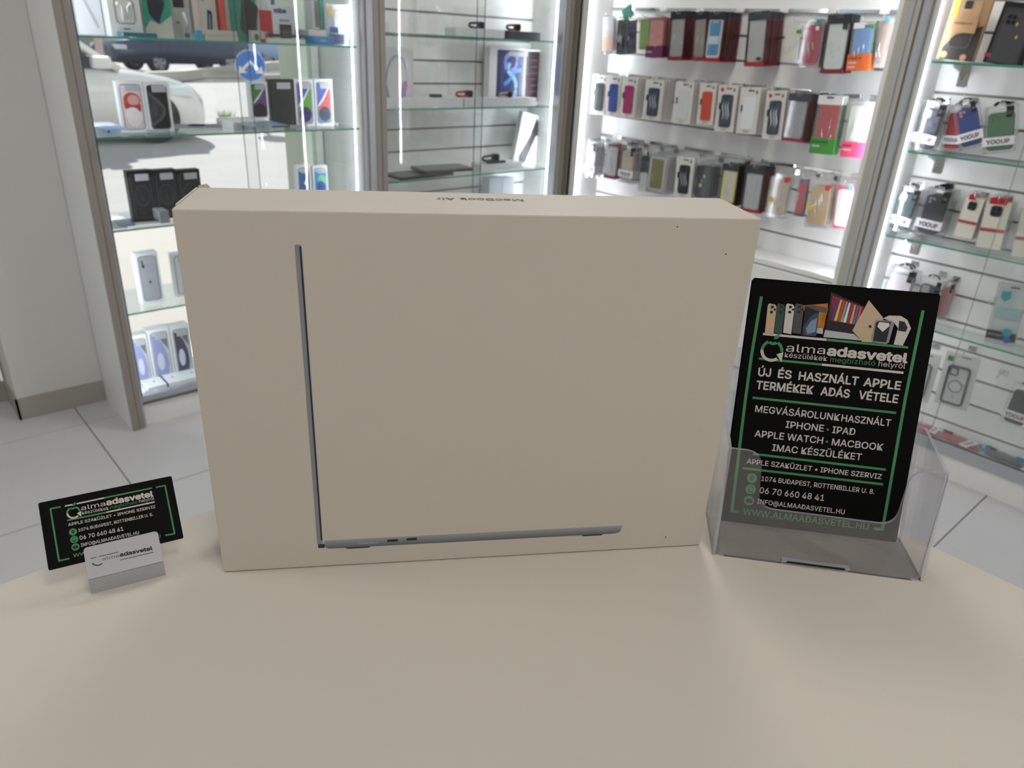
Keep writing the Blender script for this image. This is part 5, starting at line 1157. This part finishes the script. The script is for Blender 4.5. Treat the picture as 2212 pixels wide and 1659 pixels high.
MB().tube([(-w*.42, -.001, h*.30), (-w*.36, -.002, h*.62), (-w*.15, -.002, h*.84), (w*.08, -.002, h*.84), (w*.25, -.002, h*.62), (w*.28, -.001, h*.34)], .0032, LV, 6).build('printed_headband', t, smooth=True)
g = MB().prism(ccw([(w*.30, h*.42), (w*.14, h*.38), (-.02*w, h*.08), (.08*w, h*.03), (.20*w, h*.05), (w*.30, h*.30)]), -.0015, 0, C('8f8fb8')).build('printed_cushion', t); MB().prism(ccw([(-w*.48, h*.36), (-w*.38, h*.30), (-w*.30, h*.06), (-w*.48, h*.04)]), -.0015, 0, C('8f8fb8')).build('printed_cushion', t)
flatbox('long flat white box, left of two on the second shelf of the middle showcase', 2.79, zB2, 832, 1000, 224, 213, dot=False, d=.12)
flatbox('long flat white box, right of two on the second shelf of the middle showcase', 2.79, zB2, 1004, 1158, 224, 212, dot=False, d=.08)
ztp = onY(1000, 213, 2.80).z+.001
watch('red watch on the long white box', 1003, 208, 193, 2.84, ztp-.002, 'b01e22', 34); watch('cream watch before the tablet boxes', 1092, 210, 197, 2.815, ztp-.002, 'b9aa94', 26)
t = flatbox('small black charger puck on the long white box', 2.84, ztp-.002, 936, 955, 208, 204, col='1e1f22', dot=False, d=.03)
M, w, h = stand('A', 2.88, zB2, 1057, 1133, 150, 103); t = thing('tablet_box', 'white tablet box with blue ribbon picture in the middle showcase', 'box', M); white_sides(t, w, h, .05)
MB().prism(rr(w*.09, h*.5, w*.76, h*.92, .004), -.0008, 0, C('25262e', .3)).build('printed_bezel', t); sc = MB().prism(rr(w*.09, h*.5, w*.72, h*.88, .003), -.0012, 0, C('2c3570', .3)).build('printed_screen', t)
for nm, c, r_, pts in (('printed_ribbon', '8a90dc', .010, [(-.15, .62), (-.20, .80), (0, .90), (.22, .84), (.18, .66), (.02, .60)]), ('printed_ribbon', '4f94dc', .009, [(-.22, .36), (-.02, .44), (.16, .58), (.40, .62)]), ('printed_ribbon', '8cc8ee', .010, [(-.04, .74), (-.08, .60), (.10, .50), (.22, .36), (.18, .14), (.02, .08)])):
    g = MB(); g.tube([(w*.09+x*w*.78, 0, z*h) for x, z in pts], r_, C(c, .35), 8)
    for i in range(len(g.v)): x, y, z = g.v[i]; g.v[i] = (x, -.0014+y*.02, z)
    g.build(nm, sc)
sticker(t, w, h, .86, .08, .3)
M, w, h = stand('A', 2.88, zB2, 1134, 1174, 150, 108); t = thing('tablet_box', 'tablet box with dark purple striped picture in the middle showcase', 'box', M); white_sides(t, w, h, .05)
sc = MB().prism(rr(0, h*.5, w*.9, h*.94, .003), -.001, 0, C('24161f', .3)).build('printed_screen', t)
for k in range(7): MB().prism(ccw([(-w*.42, h*(.12+.115*k)), (w*.42, h*(.14+.115*k)), (w*.42, h*(.155+.115*k)), (0, h*(.105+.115*k))]), -.0014, -.001, C('6a4056')).build('printed_wave', sc)
M, w, h = stand('A', 2.86, zB2, 1174, 1192, 150, 104); t = thing('tablet_box', 'white tablet box seen edge-on beside the light strip', 'box', M); white_sides(t, w, h, .07, 'e4e5ec')
for (u, v, a, nm, c) in ((905, 383, .05, 'left', '4c4f50'), (955, 378, -.12, 'right, half over the other', '56595a')):
    p = onZ(u, v, zC); M = Matrix.Translation((p.x, min(p.y, 2.85), zC+(.0005 if nm == 'left' else .0165)))@Matrix.Rotation(a, 4, 'Z'); t = thing('laptop', 'closed dark grey laptop, %s on the lower shelf' % nm, 'laptop', M)
    MB().prism(rr(0, 0, .30 if nm == 'left' else .26, .14, .010), 0, .008, C('3b3d3f', .35)).build('base', t).matrix_local = Matrix.Translation((0, 0, .0))@Matrix.Rotation(PI/2, 4, 'X')@Matrix.Translation((0, 0, 0))@Matrix.Diagonal((1, 1, -1, 1)) if False else Matrix.Translation((0, 0, .008))@Matrix.Rotation(PI/2, 4, 'X')
    MB().prism(rr(0, 0, .298 if nm == 'left' else .258, .138, .010), 0, .006, C(c, .3)).build('lid', t).matrix_local = Matrix.Translation((0, 0, .0142))@Matrix.Rotation(PI/2, 4, 'X')
flatbox('flat white box with small dark items on the lower shelf', 2.80, zC, 1040, 1128, 368, 353, dot=False, d=.08)
ztp = onY(1080, 353, 2.80).z+.001
watch('black watch on the lower shelf of the middle showcase', 1060, 352, 331, 2.85, ztp-.002, '202022', 34)
t = flatbox('black remote-like gadget lying on the lower flat white box', 2.805, ztp-.001, 1057, 1092, 352, 348, col='222326', dot=False, d=.02)
M, w, h = stand('A', 2.86, zC, 1108, 1160, 320, 246); M = M@Matrix.Rotation(.22, 4, 'Y'); t = thing('tablet_box', 'leaning white tablet box with black arrow-shaped picture', 'box', M); white_sides(t, w, h, .03, 'dcdedf')
MB().prism(ccw([(-w*.25, h*.04), (-w*.02, h*.06), (w*.22, h*.62), (w*.48, h*.66), (w*.10, h*.96), (-.02*w, h*.58), (-w*.30, h*.16)]), -.001, 0, C('2b2c2e')).build('printed_tablet_edge', t)
for k, (u0, u1, dp_) in enumerate(((1163, 1171, 2.85), (1174, 1182, 2.84))):
    M, w, h = stand('A', dp_, zC, u0, u1, 320, 252); M = M@Matrix.Rotation(.20, 4, 'Y'); t = thing('tablet_box', 'narrow leaning white tablet box, %s from the arrow picture' % ('first' if k == 0 else 'second'), 'box', M); white_sides(t, w, h, .09, 'e6e7ea')
M, w, h = stand('A', 2.84, .5205, 1057, 1085, 405, 384); t = thing('tablet_box', 'pale upright box below the lower shelf, left of two', 'box', M); white_sides(t, w, h, .06, 'd8deec')
M, w, h = stand('A', 2.84, .5205, 1086, 1110, 405, 384); t = thing('tablet_box', 'pale upright box below the lower shelf, right of two', 'box', M); white_sides(t, w, h, .06, 'dfe4f2')
M, w, h = stand('A', 2.87, .1411, 1000, 1060, 500, 440) if False else (None, 0, 0)
